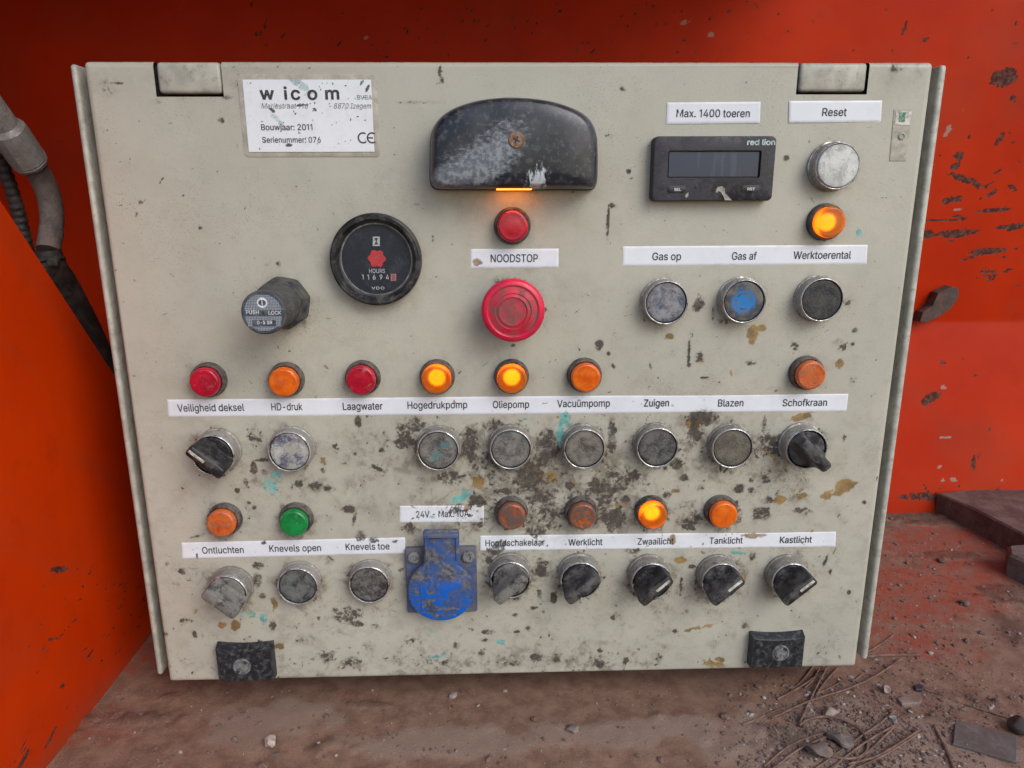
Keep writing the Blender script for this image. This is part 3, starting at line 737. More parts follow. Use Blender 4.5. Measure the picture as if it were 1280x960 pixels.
def notch(px0, px1, py0, py1):
    x0, z1 = at(px0, py0); x1, z0 = at(px1, py1)
    return x0, x1, z0
NOTCH = [notch(191.5, 280.5, 78, 121), notch(999, 1083, 76, 118.5)]
def build_door():
    rr, dep = .0028, .017
    Lw = rr * math.pi / 2 + dep
    st = .0007
    u = np.arange(rr - Lw, W - rr + Lw + st, st); v = np.arange(rr - Lw, H - rr + Lw + st, st)
    U, V = np.meshgrid(u, v)
    cu = np.clip(U, rr, W - rr); cv = np.clip(V, rr, H - rr)
    du_, dv_ = U - cu, V - cv
    d = np.hypot(du_, dv_); dd = np.maximum(d, 1e-9)
    ang = np.minimum(d / rr, math.pi / 2)
    out = rr * np.sin(ang)
    y = rr * (1 - np.cos(ang)) + np.minimum(np.maximum(d - rr * math.pi / 2, 0), dep)
    X = cu + du_ / dd * out - W / 2; Z = cv + dv_ / dd * out + Z0
    y = y + (fbm(X * 7, Z * 7, 77, 2) - .5) * .0012 * (d < 1e-6)
    fx = (X[:-1, :-1] + X[1:, 1:]) / 2; fz = (Z[:-1, :-1] + Z[1:, 1:]) / 2
    keep = np.ones_like(fx, bool)
    for x0, x1, z0 in NOTCH:
        keep &= ~((fx > x0) & (fx < x1) & (fz > z0))
    at_ = grime_at(X, Z)
    edge = sstep(.5, 1.2, d / rr) * (fbm(X * 200 + y * 200, Z * 200, 5, 3) > .5)
    at_[..., 0] = np.maximum(at_[..., 0], edge * .5)
    me = grid_mesh('door', np.stack([X, y, Z], -1), keep, at_)
    me.materials.append(M['door'])
    mesh_obj('door', me, CAB)
build_door()

# body behind the door, with a turned out lip down both sides
xl_t = at(90, 100, -.006)[0]; xr_t = at(1184, 100, -.006)[0]
xl_b = at(195.5, 840, -.006)[0]; xr_b = at(1082, 828, -.006)[0]
XL, XR = (xl_t + xl_b) / 2, (xr_t + xr_b) / 2
bm = bmesh.new()
box(bm, XL + .001, XR - .001, .0215, .205, Z0 + .001, Z0 + H - .002, .003)
finish(bm, 'body', M['body'], CAB)
bm = bmesh.new()
box(bm, -W / 2 + .0045, W / 2 - .0045, .0065, .0205, Z0 + .004, Z0 + H - .0012, .0004)
finish(bm, 'inner_frame', M['dark'], CAB)
for xa, xb in ((XL, XL + .0042), (XR - .0048, XR)):
    bm = bmesh.new()
    box(bm, xa, xb, .0055, .024, Z0 + .002, Z0 + H - .0005, .0021, 3)
    finish(bm, 'lip', M['lip'], CAB)
for ya in (.05, .16):
    bm = bmesh.new()
    box(bm, -.2, .2, ya, ya + .03, .001, Z0 + .0005, .002)
    finish(bm, 'mounting_rail', M['body'], CAB)
for x0, x1, z0 in NOTCH:
    bm = bmesh.new()
    box(bm, x0 + .0012, x1 - .001, -.0002, .0062, z0 + .0017, Z0 + H - .0003, .0024, 3)
    finish(bm, 'hinge_cover', M['hinge'], CAB, (0, 0, 0))

# ---- lettering
GLYPH_DATA = r'''{" ":[188,[]],"-":[453,[[114,244,337,244,337,188,114,188]]],".":[188,[[53,59,63,73,78,83,95,87,113,83,128,73,138,59,141,41,138,24,128,9,113,-1,95,-4,78,-1,63,9,53,24,50,41]]],"0":[453,[[163,435,140,405,123,365,113,314,109,254,113,194,123,144,140,103,163,74,192,56,227,50,261,56,290,74,313,103,330,144,340,194,344,254,340,314,330,365,313,405,290,435,261,453,227,460,192,453],[396,353,403,306,405,254,403,202,396,155,384,113,359,62,323,24,279,1,227,-7,174,1,130,24,95,62,69,113,57,155,50,202,48,254,50,306,57,353,69,395,95,447,130,484,174,508,227,516,279,508,323,484,358,447,384,395]]],"1":[330,[[230,509,230,0,170,0,170,440,54,368,54,432,158,509]]],"2":[453,[[86,442,111,473,143,496,182,511,225,516,268,511,306,497,337,474,361,445,376,411,381,372,371,318,336,259,267,180,153,60,153,57,389,57,389,0,64,0,64,47,234,229,282,282,311,327,320,371,317,397,308,419,293,436,273,449,224,460,196,457,172,447,153,433,139,413,130,390,127,362,66,362,71,405]]],"4":[453,[[109,163,282,163,282,318,343,318,343,163,413,163,413,105,343,105,343,0,282,0,282,105,40,105,40,158,247,509,311,509,109,166]]],"5":[453,[[391,163,385,117,369,76,343,41,309,15,268,-1,221,-7,178,-2,140,11,108,32,83,60,66,93,60,130,122,130,127,108,138,89,173,60,221,50,250,53,276,64,298,82,314,104,324,131,328,162,324,193,314,221,297,244,275,262,248,273,218,277,167,268,128,246,67,253,96,509,366,509,366,452,151,452,134,301,136,301,178,325,229,334,263,330,294,321,321,306,345,285,364,260,379,231,388,199]]],"6":[453,[[174,252,153,235,138,214,128,188,125,158,128,128,138,102,153,79,174,63,198,52,226,48,254,52,279,63,299,79,314,101,324,128,327,157,324,187,314,213,299,235,279,251,254,262,226,265,198,262],[346,271,370,240,384,201,389,157,384,112,368,73,343,39,310,14,271,-2,226,-7,182,-1,142,15,109,40,84,74,69,115,64,162,68,199,80,239,137,340,252,509,322,509,173,293,196,307,235,314,278,309,316,295]]],"7":[453,[[323,448,323,452,62,452,62,509,391,509,391,449,165,0,97,0]]],"8":[453,[[90,450,114,477,146,498,184,511,226,516,269,511,306,498,337,477,361,450,377,417,382,380,376,342,359,308,333,282,300,267,300,265,327,256,351,241,372,220,387,195,397,166,401,135,395,96,378,62,352,33,317,11,275,-2,226,-7,178,-2,136,11,101,33,74,62,57,96,52,135,55,166,65,195,81,220,101,241,125,256,153,265,153,267,119,282,93,308,76,342,70,380,75,417],[275,449,226,460,177,449,159,437,145,420,136,399,133,376,136,351,145,330,159,313,178,300,226,290,274,300,293,313,307,330,316,351,319,376,316,399,308,420,294,437],[333,165,322,189,305,208,283,223,256,232,226,235,196,232,169,223,147,208,130,189,119,165,115,139,119,113,129,91,145,74,167,60,195,52,226,49,258,52,285,60,307,74,323,91,333,113,337,139]]],"9":[453,[[279,257,299,273,314,295,324,321,327,350,324,381,314,407,299,429,279,446,254,457,226,460,199,457,174,446,154,429,138,407,129,381,125,352,129,322,138,295,154,274,174,257,199,247,226,243,254,247],[106,237,83,269,68,307,64,352,69,397,85,436,110,469,143,494,182,510,226,516,271,510,310,494,343,468,368,434,384,393,389,347,385,309,373,270,315,168,200,0,130,0,279,216,257,202,218,195,175,199,137,214]]],":":[188,[[53,299,50,316,53,334,63,349,78,359,95,362,113,359,128,349,138,334,141,316,138,299,128,284,113,274,95,271,78,274,63,284],[113,-1,95,-4,78,-1,63,9,53,24,50,41,53,59,63,73,78,83,95,87,113,83,128,73,138,59,141,41,138,24,128,9]]],"A":[480,[[287,302,264,372,239,456,213,371,191,302,155,199,324,199],[135,142,85,0,16,0,201,509,276,509,463,0,395,0,344,142]]],"B":[456,[[308,309,323,326,333,348,336,372,330,403,313,429,283,446,240,452,125,452,125,285,238,285,288,296],[418,136,413,100,400,67,377,39,344,18,301,4,247,0,60,0,60,509,241,509,289,504,329,491,359,469,381,442,394,410,398,374,395,344,387,320,356,286,315,267,315,262,339,257,363,245,385,227,402,203,414,173],[355,137,352,161,342,184,327,203,306,218,279,228,248,231,125,231,125,57,245,57,296,63,330,80,349,105]]],"C":[510,[[267,53,315,60,357,81,389,114,408,160,473,160,463,124,448,91,428,62,402,38,373,19,341,5,305,-4,267,-7,225,-3,186,7,150,25,119,49,92,79,70,115,53,157,44,203,40,254,44,305,53,352,70,393,92,429,119,459,150,484,186,501,225,512,267,516,340,504,373,490,402,471,427,447,448,418,463,385,473,348,408,348,389,395,357,428,315,449,267,456,223,450,184,432,150,403,125,364,109,314,103,254,109,194,125,145,151,105,184,76,223,59]]],"D":[502,[[273,505,315,495,353,478,399,441,433,391,449,351,458,306,462,255,458,205,449,159,433,119,411,83,384,54,351,31,312,14,268,3,219,0,125,0,96,0,60,0,60,509,93,509,125,509,225,509],[221,452,125,452,125,57,215,57,272,63,318,81,354,110,379,149,394,198,399,255,394,312,379,361,354,399,320,428,275,446]]],"E":[419,[[125,286,355,286,355,229,125,229,125,57,375,57,375,0,60,0,60,509,372,509,372,452,125,452]]],"G":[520,[[224,59,269,53,309,57,345,71,374,93,396,123,410,160,415,199,283,199,283,256,478,256,478,200,471,141,451,91,419,50,377,19,326,0,269,-7,225,-3,185,7,149,25,118,49,91,79,69,116,53,157,43,203,40,254,43,305,53,352,69,393,91,429,117,459,149,484,184,501,223,512,265,516,304,513,340,504,374,489,403,469,429,445,449,416,465,384,474,349,408,349,387,393,356,427,315,448,265,456,222,450,183,432,150,404,125,364,109,314,103,254,109,194,125,145,151,105,184,76]]],"H":[517,[[392,509,457,509,457,0,392,0,392,232,125,232,125,0,60,0,60,509,125,509,125,289,392,289]]],"I":[300,[[31,509,269,509,269,452,183,452,183,57,269,57,269,0,31,0,31,57,118,57,118,452,31,452]]],"K":[467,[[60,0,60,509,125,509,125,334,124,242,139,261,174,303,212,344,364,509,448,509,243,289,449,0,372,0,198,245,125,167,125,0]]],"L":[393,[[125,57,361,57,361,0,60,0,60,509,125,509]]],"M":[628,[[505,369,506,413,507,436,498,409,482,363,467,322,456,291,342,0,286,0,170,291,159,321,145,361,129,408,120,435,120,416,121,372,122,328,122,291,122,0,60,0,60,509,152,509,277,187,287,159,299,123,311,84,315,73,318,83,330,121,342,158,352,187,476,509,568,509,568,0,504,0,504,291,504,327]]],"N":[523,[[202,290,177,331,148,381,120,431,122,384,124,328,125,291,125,0,60,0,60,509,136,509,343,183,363,151,388,107,403,76,401,108,399,157,399,195,399,509,463,509,463,0,387,0]]],"O":[533,[[430,254,425,314,408,365,383,404,349,433,310,450,267,456,223,450,184,433,151,404,125,364,109,314,103,254,109,194,125,144,151,105,184,76,223,59,267,53,310,59,349,76,383,105,408,144,425,194],[309,512,348,501,384,484,415,459,442,429,464,393,480,352,490,305,493,254,490,203,480,157,464,115,442,79,415,49,384,25,348,7,309,-3,267,-7,225,-3,186,7,150,25,119,49,92,79,70,115,53,157,44,203,40,254,44,305,53,352,70,393,92,429,119,459,150,484,186,501,225,512,267,516]]],"P":[445,[[297,256,318,272,333,294,342,319,344,348,342,376,333,402,318,423,297,439,268,449,232,452,125,452,125,242,233,242,269,246],[125,186,125,0,60,0,60,509,235,509,289,503,332,487,366,462,390,430,404,391,409,348,404,304,390,265,366,233,332,207,289,191,235,186]]],"R":[449,[[298,267,319,281,334,300,342,324,345,352,342,380,334,405,319,425,298,440,269,449,233,452,125,452,125,255,234,255,269,258],[390,271,367,240,333,217,313,211,428,0,353,0,246,199,236,198,125,198,125,0,60,0,60,509,236,509,290,504,333,489,367,465,390,433,405,395,409,352,405,309]]],"S":[447,[[302,437,267,453,225,459,194,456,167,448,145,435,129,418,118,398,115,376,119,352,131,334,169,308,212,293,264,279,312,264,359,238,395,198,405,171,408,139,403,99,386,64,360,34,323,11,278,-4,224,-9,172,-4,128,9,91,31,64,60,46,96,38,137,104,137,110,110,123,88,142,71,166,59,224,49,257,52,286,60,311,74,329,92,341,114,346,139,342,161,332,179,296,205,245,222,184,239,128,260,86,289,60,326,52,372,58,413,75,448,102,476,138,498,180,511,227,516,275,511,316,498,351,476,377,449,394,415,401,378,337,378,326,412]]],"T":[449,[[32,509,417,509,417,452,257,452,257,0,193,0,193,452,32,452]]],"U":[517,[[377,113,389,144,393,178,393,509,457,509,457,173,451,124,433,80,403,43,363,15,315,-2,259,-8,203,-2,154,15,114,43,85,80,66,124,60,173,60,509,124,509,124,178,128,144,141,113,160,87,187,68,220,56,259,52,298,56,331,68,357,87]]],"V":[480,[[267,138,290,206,395,509,463,509,278,0,204,0,16,509,84,509,192,206,215,137,241,52]]],"W":[686,[[486,94,492,62,499,94,510,145,523,196,603,509,670,509,530,0,455,0,368,323,351,391,343,437,335,395,318,323,230,0,155,0,16,509,82,509,163,196,175,145,187,94,193,61,200,94,211,145,224,196,306,509,380,509,462,196,474,145]]],"Z":[438,[[399,0,42,0,42,46,273,385,306,431,323,453,285,452,223,452,40,452,40,509,397,509,397,462,169,129,134,81,114,55,152,57,214,57,399,57]]],"a":[389,[[160,-9,126,-5,94,5,68,22,48,45,35,73,30,108,34,138,43,161,58,179,78,193,125,211,178,220,234,227,265,235,273,243,276,255,276,257,267,297,240,322,196,331,149,322,118,301,100,274,41,291,57,322,79,346,104,364,133,375,194,384,239,379,286,360,306,343,322,320,333,290,337,251,337,0,277,0,277,52,272,52,252,25,215,1],[175,168,134,159,103,139,95,124,92,105,102,72,130,52,170,45,202,49,228,59,248,74,263,93,272,115,276,138,276,190,259,182,231,176,200,171]]],"c":[396,[[207,-8,159,-2,117,16,82,46,56,85,40,133,34,187,40,243,56,291,82,330,117,360,159,378,207,384,260,377,305,356,340,322,362,277,303,262,290,289,270,311,242,325,207,330,173,325,145,310,124,287,108,258,99,224,96,187,99,151,108,117,124,89,145,66,173,51,207,46,243,52,271,66,292,89,304,117,363,102,341,56,306,21,261,-1]]],"d":[424,[[124,290,108,261,99,227,96,189,99,151,109,117,124,88,145,66,172,51,205,47,236,51,263,65,284,86,299,115,309,150,312,189,309,229,300,263,284,291,263,312,237,325,205,330,172,325,145,311],[372,509,372,0,313,0,313,59,307,59,287,31,252,4,227,-5,195,-8,151,-2,111,16,79,45,55,84,39,133,34,189,39,245,55,293,79,332,112,361,151,378,196,384,228,381,253,373,287,346,306,319,311,319,311,509]]],"e":[404,[[179,50,212,46,254,53,285,73,306,105,365,91,353,63,335,39,311,19,283,4,249,-5,212,-8,161,-2,117,16,82,46,56,85,40,132,34,187,39,242,55,290,81,329,115,359,157,378,205,384,266,374,294,361,319,341,341,315,357,282,368,242,371,194,371,169,97,169,100,139,110,106,128,80,151,61],[283,294,263,314,237,326,205,330,173,326,146,313,125,294,109,270,99,241,97,221,308,221,307,237,298,269]]],"f":[254,[[142,419,142,379,228,379,228,327,142,327,142,0,81,0,81,327,6,327,6,379,81,379,81,432,84,461,96,486,113,505,135,519,187,530,222,527,243,521,227,468,215,472,195,474,171,470,154,460,145,443]]],"g":[425,[[291,-136,251,-147,207,-151,168,-148,134,-140,82,-110,51,-69,101,-41,122,-66,154,-88,207,-97,249,-92,282,-75,304,-47,311,-6,311,68,306,68,287,41,252,16,227,8,195,5,152,10,113,27,80,53,55,90,39,136,34,191,39,246,55,293,80,332,112,361,152,378,196,384,228,382,253,373,288,346,308,319,313,319,313,379,372,379,372,-9,367,-54,350,-90,324,-117],[285,291,264,312,237,325,205,330,172,325,145,312,124,290,109,262,99,229,96,193,99,155,109,123,124,96,145,76,172,63,205,59,237,63,264,75,285,95,300,121,309,154,312,193,309,231,300,264]]],"h":[410,[[296,235,290,275,273,304,246,323,210,329,184,326,161,317,141,303,126,283,117,257,114,227,114,0,53,0,53,509,114,509,114,312,124,332,152,362,187,379,227,384,264,380,295,369,321,349,341,321,353,285,357,240,357,0,296,0]]],"i":[167,[[100,446,84,443,67,446,54,455,44,468,41,483,44,499,54,512,67,521,84,524,100,521,114,512,123,499,126,483,123,468,114,455],[114,379,114,0,53,0,53,379]]],"j":[167,[[44,468,41,483,44,499,53,512,67,521,83,524,100,521,114,512,123,499,126,483,123,468,114,455,100,446,83,443,67,446,53,455],[53,-29,53,379,114,379,114,-30,111,-63,102,-90,86,-113,65,-129,37,-139,4,-143,-10,-143,-10,-87,2,-87,25,-83,40,-72,50,-54]]],"k":[381,[[201,216,372,0,294,0,154,178,114,141,114,0,53,0,53,509,114,509,114,212,121,212,284,379,360,379]]],"l":[189,[[53,509,114,509,114,99,120,62,130,54,146,52,160,53,170,54,181,3,162,-1,139,-2,101,3,74,20,58,47,53,84]]],"m":[610,[[158,320,140,307,126,289,117,266,114,238,114,0,53,0,53,379,112,379,112,306,118,323,132,346,172,376,219,386,257,380,287,361,309,331,317,308,322,321,337,343,381,375,437,386,468,383,497,372,522,354,541,328,553,296,557,255,557,0,496,0,496,254,490,289,473,313,447,326,419,330,395,328,374,320,345,290,335,247,335,0,274,0,274,260,269,288,253,311,229,326,199,330]]],"n":[410,[[296,235,290,275,273,304,246,323,210,329,184,326,161,317,141,303,126,283,117,257,114,227,114,0,53,0,53,379,112,379,112,307,124,332,152,362,187,379,227,384,264,380,295,369,321,349,341,321,353,285,357,240,357,0,296,0]]],"o":[415,[[96,187,99,151,108,117,124,89,145,66,173,51,207,46,242,51,270,66,292,89,307,117,316,151,319,187,316,224,307,258,292,287,270,310,242,325,207,330,173,325,145,310,124,287,108,258,99,224],[376,133,359,85,333,46,299,16,256,-2,207,-8,159,-2,117,16,82,46,56,85,40,133,34,187,40,243,56,291,82,330,117,360,159,378,207,384,256,378,299,360,333,330,359,291,376,243,381,187]]],"p":[424,[[140,291,125,263,116,229,113,189,116,150,125,115,140,86,162,65,188,51,220,47,253,51,279,66,301,88,316,117,325,151,328,189,325,227,316,261,301,290,280,311,253,325,220,330,188,325,161,312],[274,-2,229,-8,198,-5,173,4,138,31,118,59,114,59,114,-143,53,-143,53,379,112,379,112,319,118,319,137,346,171,373,197,381,229,384,274,378,313,361,345,332,370,293,385,245,390,189,385,133,370,84,346,45,313,16]]],"r":[259,[[114,237,114,0,53,0,53,379,112,379,112,321,115,321,130,347,152,367,181,380,213,385,229,384,243,384,243,322,230,324,207,326,182,323,159,315,140,301,126,284,117,262]]],"s":[365,[[131,317,114,299,109,277,112,258,124,243,172,223,229,209,275,194,306,171,325,142,331,107,326,75,312,47,290,24,260,6,223,-5,182,-8,145,-5,112,3,84,18,62,38,45,63,36,94,94,107,105,79,124,60,150,49,181,45,217,50,244,62,262,81,268,103,265,121,254,136,237,147,212,155,149,170,104,186,72,208,53,237,47,274,51,305,65,332,87,354,115,370,149,381,187,384,223,381,254,372,279,358,299,339,324,290,268,277,258,298,243,316,219,328,187,333,156,329]]],"t":[227,[[204,379,204,327,126,327,126,98,128,76,136,61,150,53,170,50,185,51,202,54,213,2,192,-3,168,-4,125,2,92,21,72,52,65,93,65,327,6,327,6,379,65,379,65,471,126,471,126,379]]],"u":[410,[[296,153,296,379,357,379,357,0,298,0,298,73,286,47,257,17,222,0,182,-5,146,-1,115,11,89,31,69,59,57,95,53,139,53,379,114,379,114,144,119,105,137,75,164,56,200,50,226,53,249,62,268,77,283,97,293,122]]],"v":[389,[[203,87,224,155,305,379,371,379,226,0,163,0,17,379,84,379,165,155,187,87,195,59]]],"w":[567,[[429,0,368,0,319,172,305,225,291,280,284,309,277,280,263,225,248,172,199,0,138,0,23,379,87,379,133,214,154,137,170,64,186,135,206,214,252,379,316,379,362,214,382,136,397,66,413,135,434,214,480,379,545,379]]],"x":[379,[[189,155,178,136,148,85,91,0,21,0,155,195,29,379,100,379,147,306,179,253,191,233,202,253,233,306,282,379,352,379,224,192,358,0,287,0,231,85,200,136]]],"z":[380,[[48,379,333,379,333,331,126,60,126,56,339,56,339,0,42,0,42,46,254,320,254,323,48,323]]],"ü":[410,[[314,468,305,455,292,446,277,443,261,446,248,455,239,468,236,483,239,499,248,512,261,520,277,523,292,520,305,512,314,499,317,483],[296,153,296,379,357,379,357,0,298,0,298,73,286,47,257,17,222,0,182,-5,146,-1,115,11,89,31,69,59,57,95,53,139,53,379,114,379,114,144,119,105,137,75,164,56,200,50,226,53,249,62,268,77,283,97,293,122],[133,523,149,520,162,512,170,499,173,483,170,468,162,455,149,446,133,443,118,446,104,455,96,468,93,483,96,499,104,512,118,520]]],"ı":[167,[[114,0,53,0,53,379,114,379]]]}'''
import json
GLYPHS = json.loads(GLYPH_DATA)
def text_geo(s, bold=0.0, shear=0.0, space=1.0):
    "outline letters (thousandths of an em: advance, closed contours) filled by a flat curve"
    cu = bpy.data.curves.new('lettering', 'CURVE')
    cu.dimensions = '2D'; cu.fill_mode = 'BOTH'; cu.resolution_u = 1
    x = 0.0
    for ch in s:
        adv, cs = GLYPHS[ch]
        for c in cs:
            sp = cu.splines.new('POLY')
            p = [(c[i] / 1000 + x + c[i + 1] / 1000 * shear, c[i + 1] / 1000) for i in range(0, len(c), 2)]
            p = [q for n_, q in enumerate(p) if math.dist(q, p[n_ - 1]) > .007]
            if bold: p = inset(p, bold)
            sp.points.add(len(p) - 1)
            sp.points.foreach_set('co', [v for q in p for v in (q[0], q[1], 0, 1)])
            sp.use_cyclic_u = True
        x += adv / 1000 * space
    ob = bpy.data.objects.new('lettering', cu)
    COL.objects.link(ob)
    dg = bpy.context.evaluated_depsgraph_get()
    me = ob.evaluated_get(dg).to_mesh()
    vs = np.array([v.co[:] for v in me.vertices]).reshape(-1, 3)
    fs = [tuple(p.vertices) for p in me.polygons]
    ob.evaluated_get(dg).to_mesh_clear()
    bpy.data.objects.remove(ob); bpy.data.curves.remove(cu)
    top = vs[:, 2].max()
    return vs, [f for f in fs if all(abs(vs[q][2] - top) < 1e-6 for q in f)]
CAPH = float(text_geo('H')[0][:, 1].max())
def lettering(items, h, parent, mat, org=(0, 0, 0), name='lettering'):
    "one mesh per line of print: text, left px, right px, middle py of the capitals, capital height px, {bold, shear, space, ref}"
    for it in items:
        bm = bmesh.new()
        s, p0, p1, pc, ch = it[:5]
        o = it[5] if len(it) > 5 else {}
        vs, fs = text_geo(s, o.get('bold', 0.011), o.get('shear', 0), o.get('space', 1.0))
        x0, z = at(p0, pc, h); x1, _ = at(p1, pc, h)
        zt = at(p0, pc - ch / 2, h)[1]; zb = at(p0, pc + ch / 2, h)[1]
        kx = (x1 - x0) / (vs[:, 0].max() - vs[:, 0].min()); kz = (zt - zb) / (CAPH * o.get('ref', 1.0))
        if len(s) == 1 and s in '1': kx = kz
        lo = vs[:, 0].min()
        nv = [bm.verts.new((x0 + (a - lo) * kx - org[0], -h - org[1], zb + b * kz - org[2])) for a, b, c in vs]
        for f in fs:
            try: bm.faces.new([nv[i] for i in f])
            except ValueError: pass
        me = bpy.data.meshes.new(name)
        bm.to_mesh(me); bm.free()
        me.materials.append(mat)
        mesh_obj(name, me, parent)
def label(corners, label_text, items, fd=.5, mat='label'):
    "a strip of white paper stuck on the door; corners TL, TR, BR, BL in the photo"
    hh = .0005
    c = [at(px, py, hh) for px, py in corners]
    st = .0008
    nx = int(max(abs(c[1][0] - c[0][0]) / st, 4)); ny = int(max(abs(c[0][1] - c[3][1]) / st, 4))
    s = np.linspace(0, 1, nx + 1); t = np.linspace(0, 1, ny + 1)
    Sg, Tg = np.meshgrid(s, t)
    C = np.array(c)
    Xy = (C[3][None, None] * (1 - Sg[..., None]) + C[2][None, None] * Sg[..., None]) * (1 - Tg[..., None]) + (C[0][None, None] * (1 - Sg[..., None]) + C[1][None, None] * Sg[..., None]) * Tg[..., None]
    X, Z = Xy[..., 0], Xy[..., 1]
    ed = np.minimum(np.minimum(Sg, 1 - Sg) * nx, np.minimum(Tg, 1 - Tg) * ny)
    Y = np.where(ed < .5, -.0001, -hh) + (fbm(X * 60, Z * 60, 3, 2) - .5) * .0003 * 0
    g = grime_at(X, Z, fd, .9, .8, .9)
    g[..., 3] = np.maximum(g[..., 3], sstep(3.5, 0, ed) * 1.0 * fbm(X * 300, Z * 300, 6, 2))
    me = grid_mesh('label_strip', np.stack([X, Y, Z], -1), None, g)
    me.materials.append(M[mat])
    o = mesh_obj('label_strip', me, CAB)
    tag(o, label_text)
    if items: lettering(items, hh + .00018, o, M['ink'])
    return o
label([(834, 128), (951.2, 127), (950, 154), (832.7, 155.3)], 'small white label reading Max. 1400 toeren', [('Max. 1400 toeren', 845.7, 937.5, 141.6, 9.6)])
label([(986.7, 126), (1103.2, 125.5), (1101.6, 152.5), (986, 153.5)], 'small white label reading Reset', [('Reset', 1028, 1058.6, 140, 9.8)])
label([(778.7, 308), (1085, 306), (1083.5, 330.3), (777.8, 332.7)], 'long white label reading Gas op, Gas af and Werktoerental', [('Gas op', 815.5, 851.5, 320.5, 9.4), ('Gas af', 915, 946, 320, 9.4), ('Werktoerental', 992, 1064, 319, 9.4)])
label([(588, 311.3), (698.3, 310.7), (698.2, 334.7), (588, 335.3)], 'white label reading NOODSTOP', [('NOODSTOP', 613.3, 672.4, 323, 9.6)])
label([(208.3, 499.6), (1061, 492), (1058.7, 514.1), (210, 521.4)], 'longest white label strip from Veiligheid deksel to Schofkraan',
      [('Veiligheid deksel', 221.6, 305.3, 510, 9), ('HD-druk', 339, 378, 508.6, 9), ('Laagwater', 428.4, 478.3, 508, 9, {'bold': .014}), ('Hogedrukpomp', 509.3, 584.2, 506.6, 8.8, {'bold': .012}), ('Oliepomp', 616, 661.5, 505.8, 8.8), ('Vacuümpomp', 696.5, 762.5, 504.6, 8.8, {'bold': .012}),
       ('Zuigen', 805, 836.5, 503.8, 8.8, {'bold': .016}), ('Blazen', 897.7, 929.5, 503.8, 8.8), ('Schofkraan', 978.5, 1034, 503.5, 8.6, {'bold': .012})], .55)
label([(499.4, 632.5), (605, 632), (605, 653), (499.4, 653.5)], 'short stained white label reading 24V - Max. 10A', [('24V - Max. 10A', 520, 586, 643, 8)], .95)
label([(226.3, 678.6), (506.5, 672), (506.5, 692), (227.3, 698.8)], 'white label strip from Ontluchten to Knevels toe', [('Ontluchten', 252.6, 304.6, 688, 8.2), ('Knevels open', 336.6, 401.3, 685.8, 8.2), ('Knevels toe', 432, 487, 683.6, 8.2)], .95)
label([(600, 669.8), (1045.6, 664.5), (1044.7, 683.8), (600, 688.6)], 'white label strip from Hoofdschakelaar to Kastlicht',
      [('Hoofdschakelaar', 606.8, 681, 679, 8), ('Werklicht', 710.5, 753.2, 678, 8, {'bold': .014}), ('Zwaailicht', 797.2, 842.2, 677, 8), ('Tanklicht', 887, 928.6, 676, 8, {'bold': .012}), ('Kastlicht', 975, 1015, 675, 8, {'bold': .014})], .95)

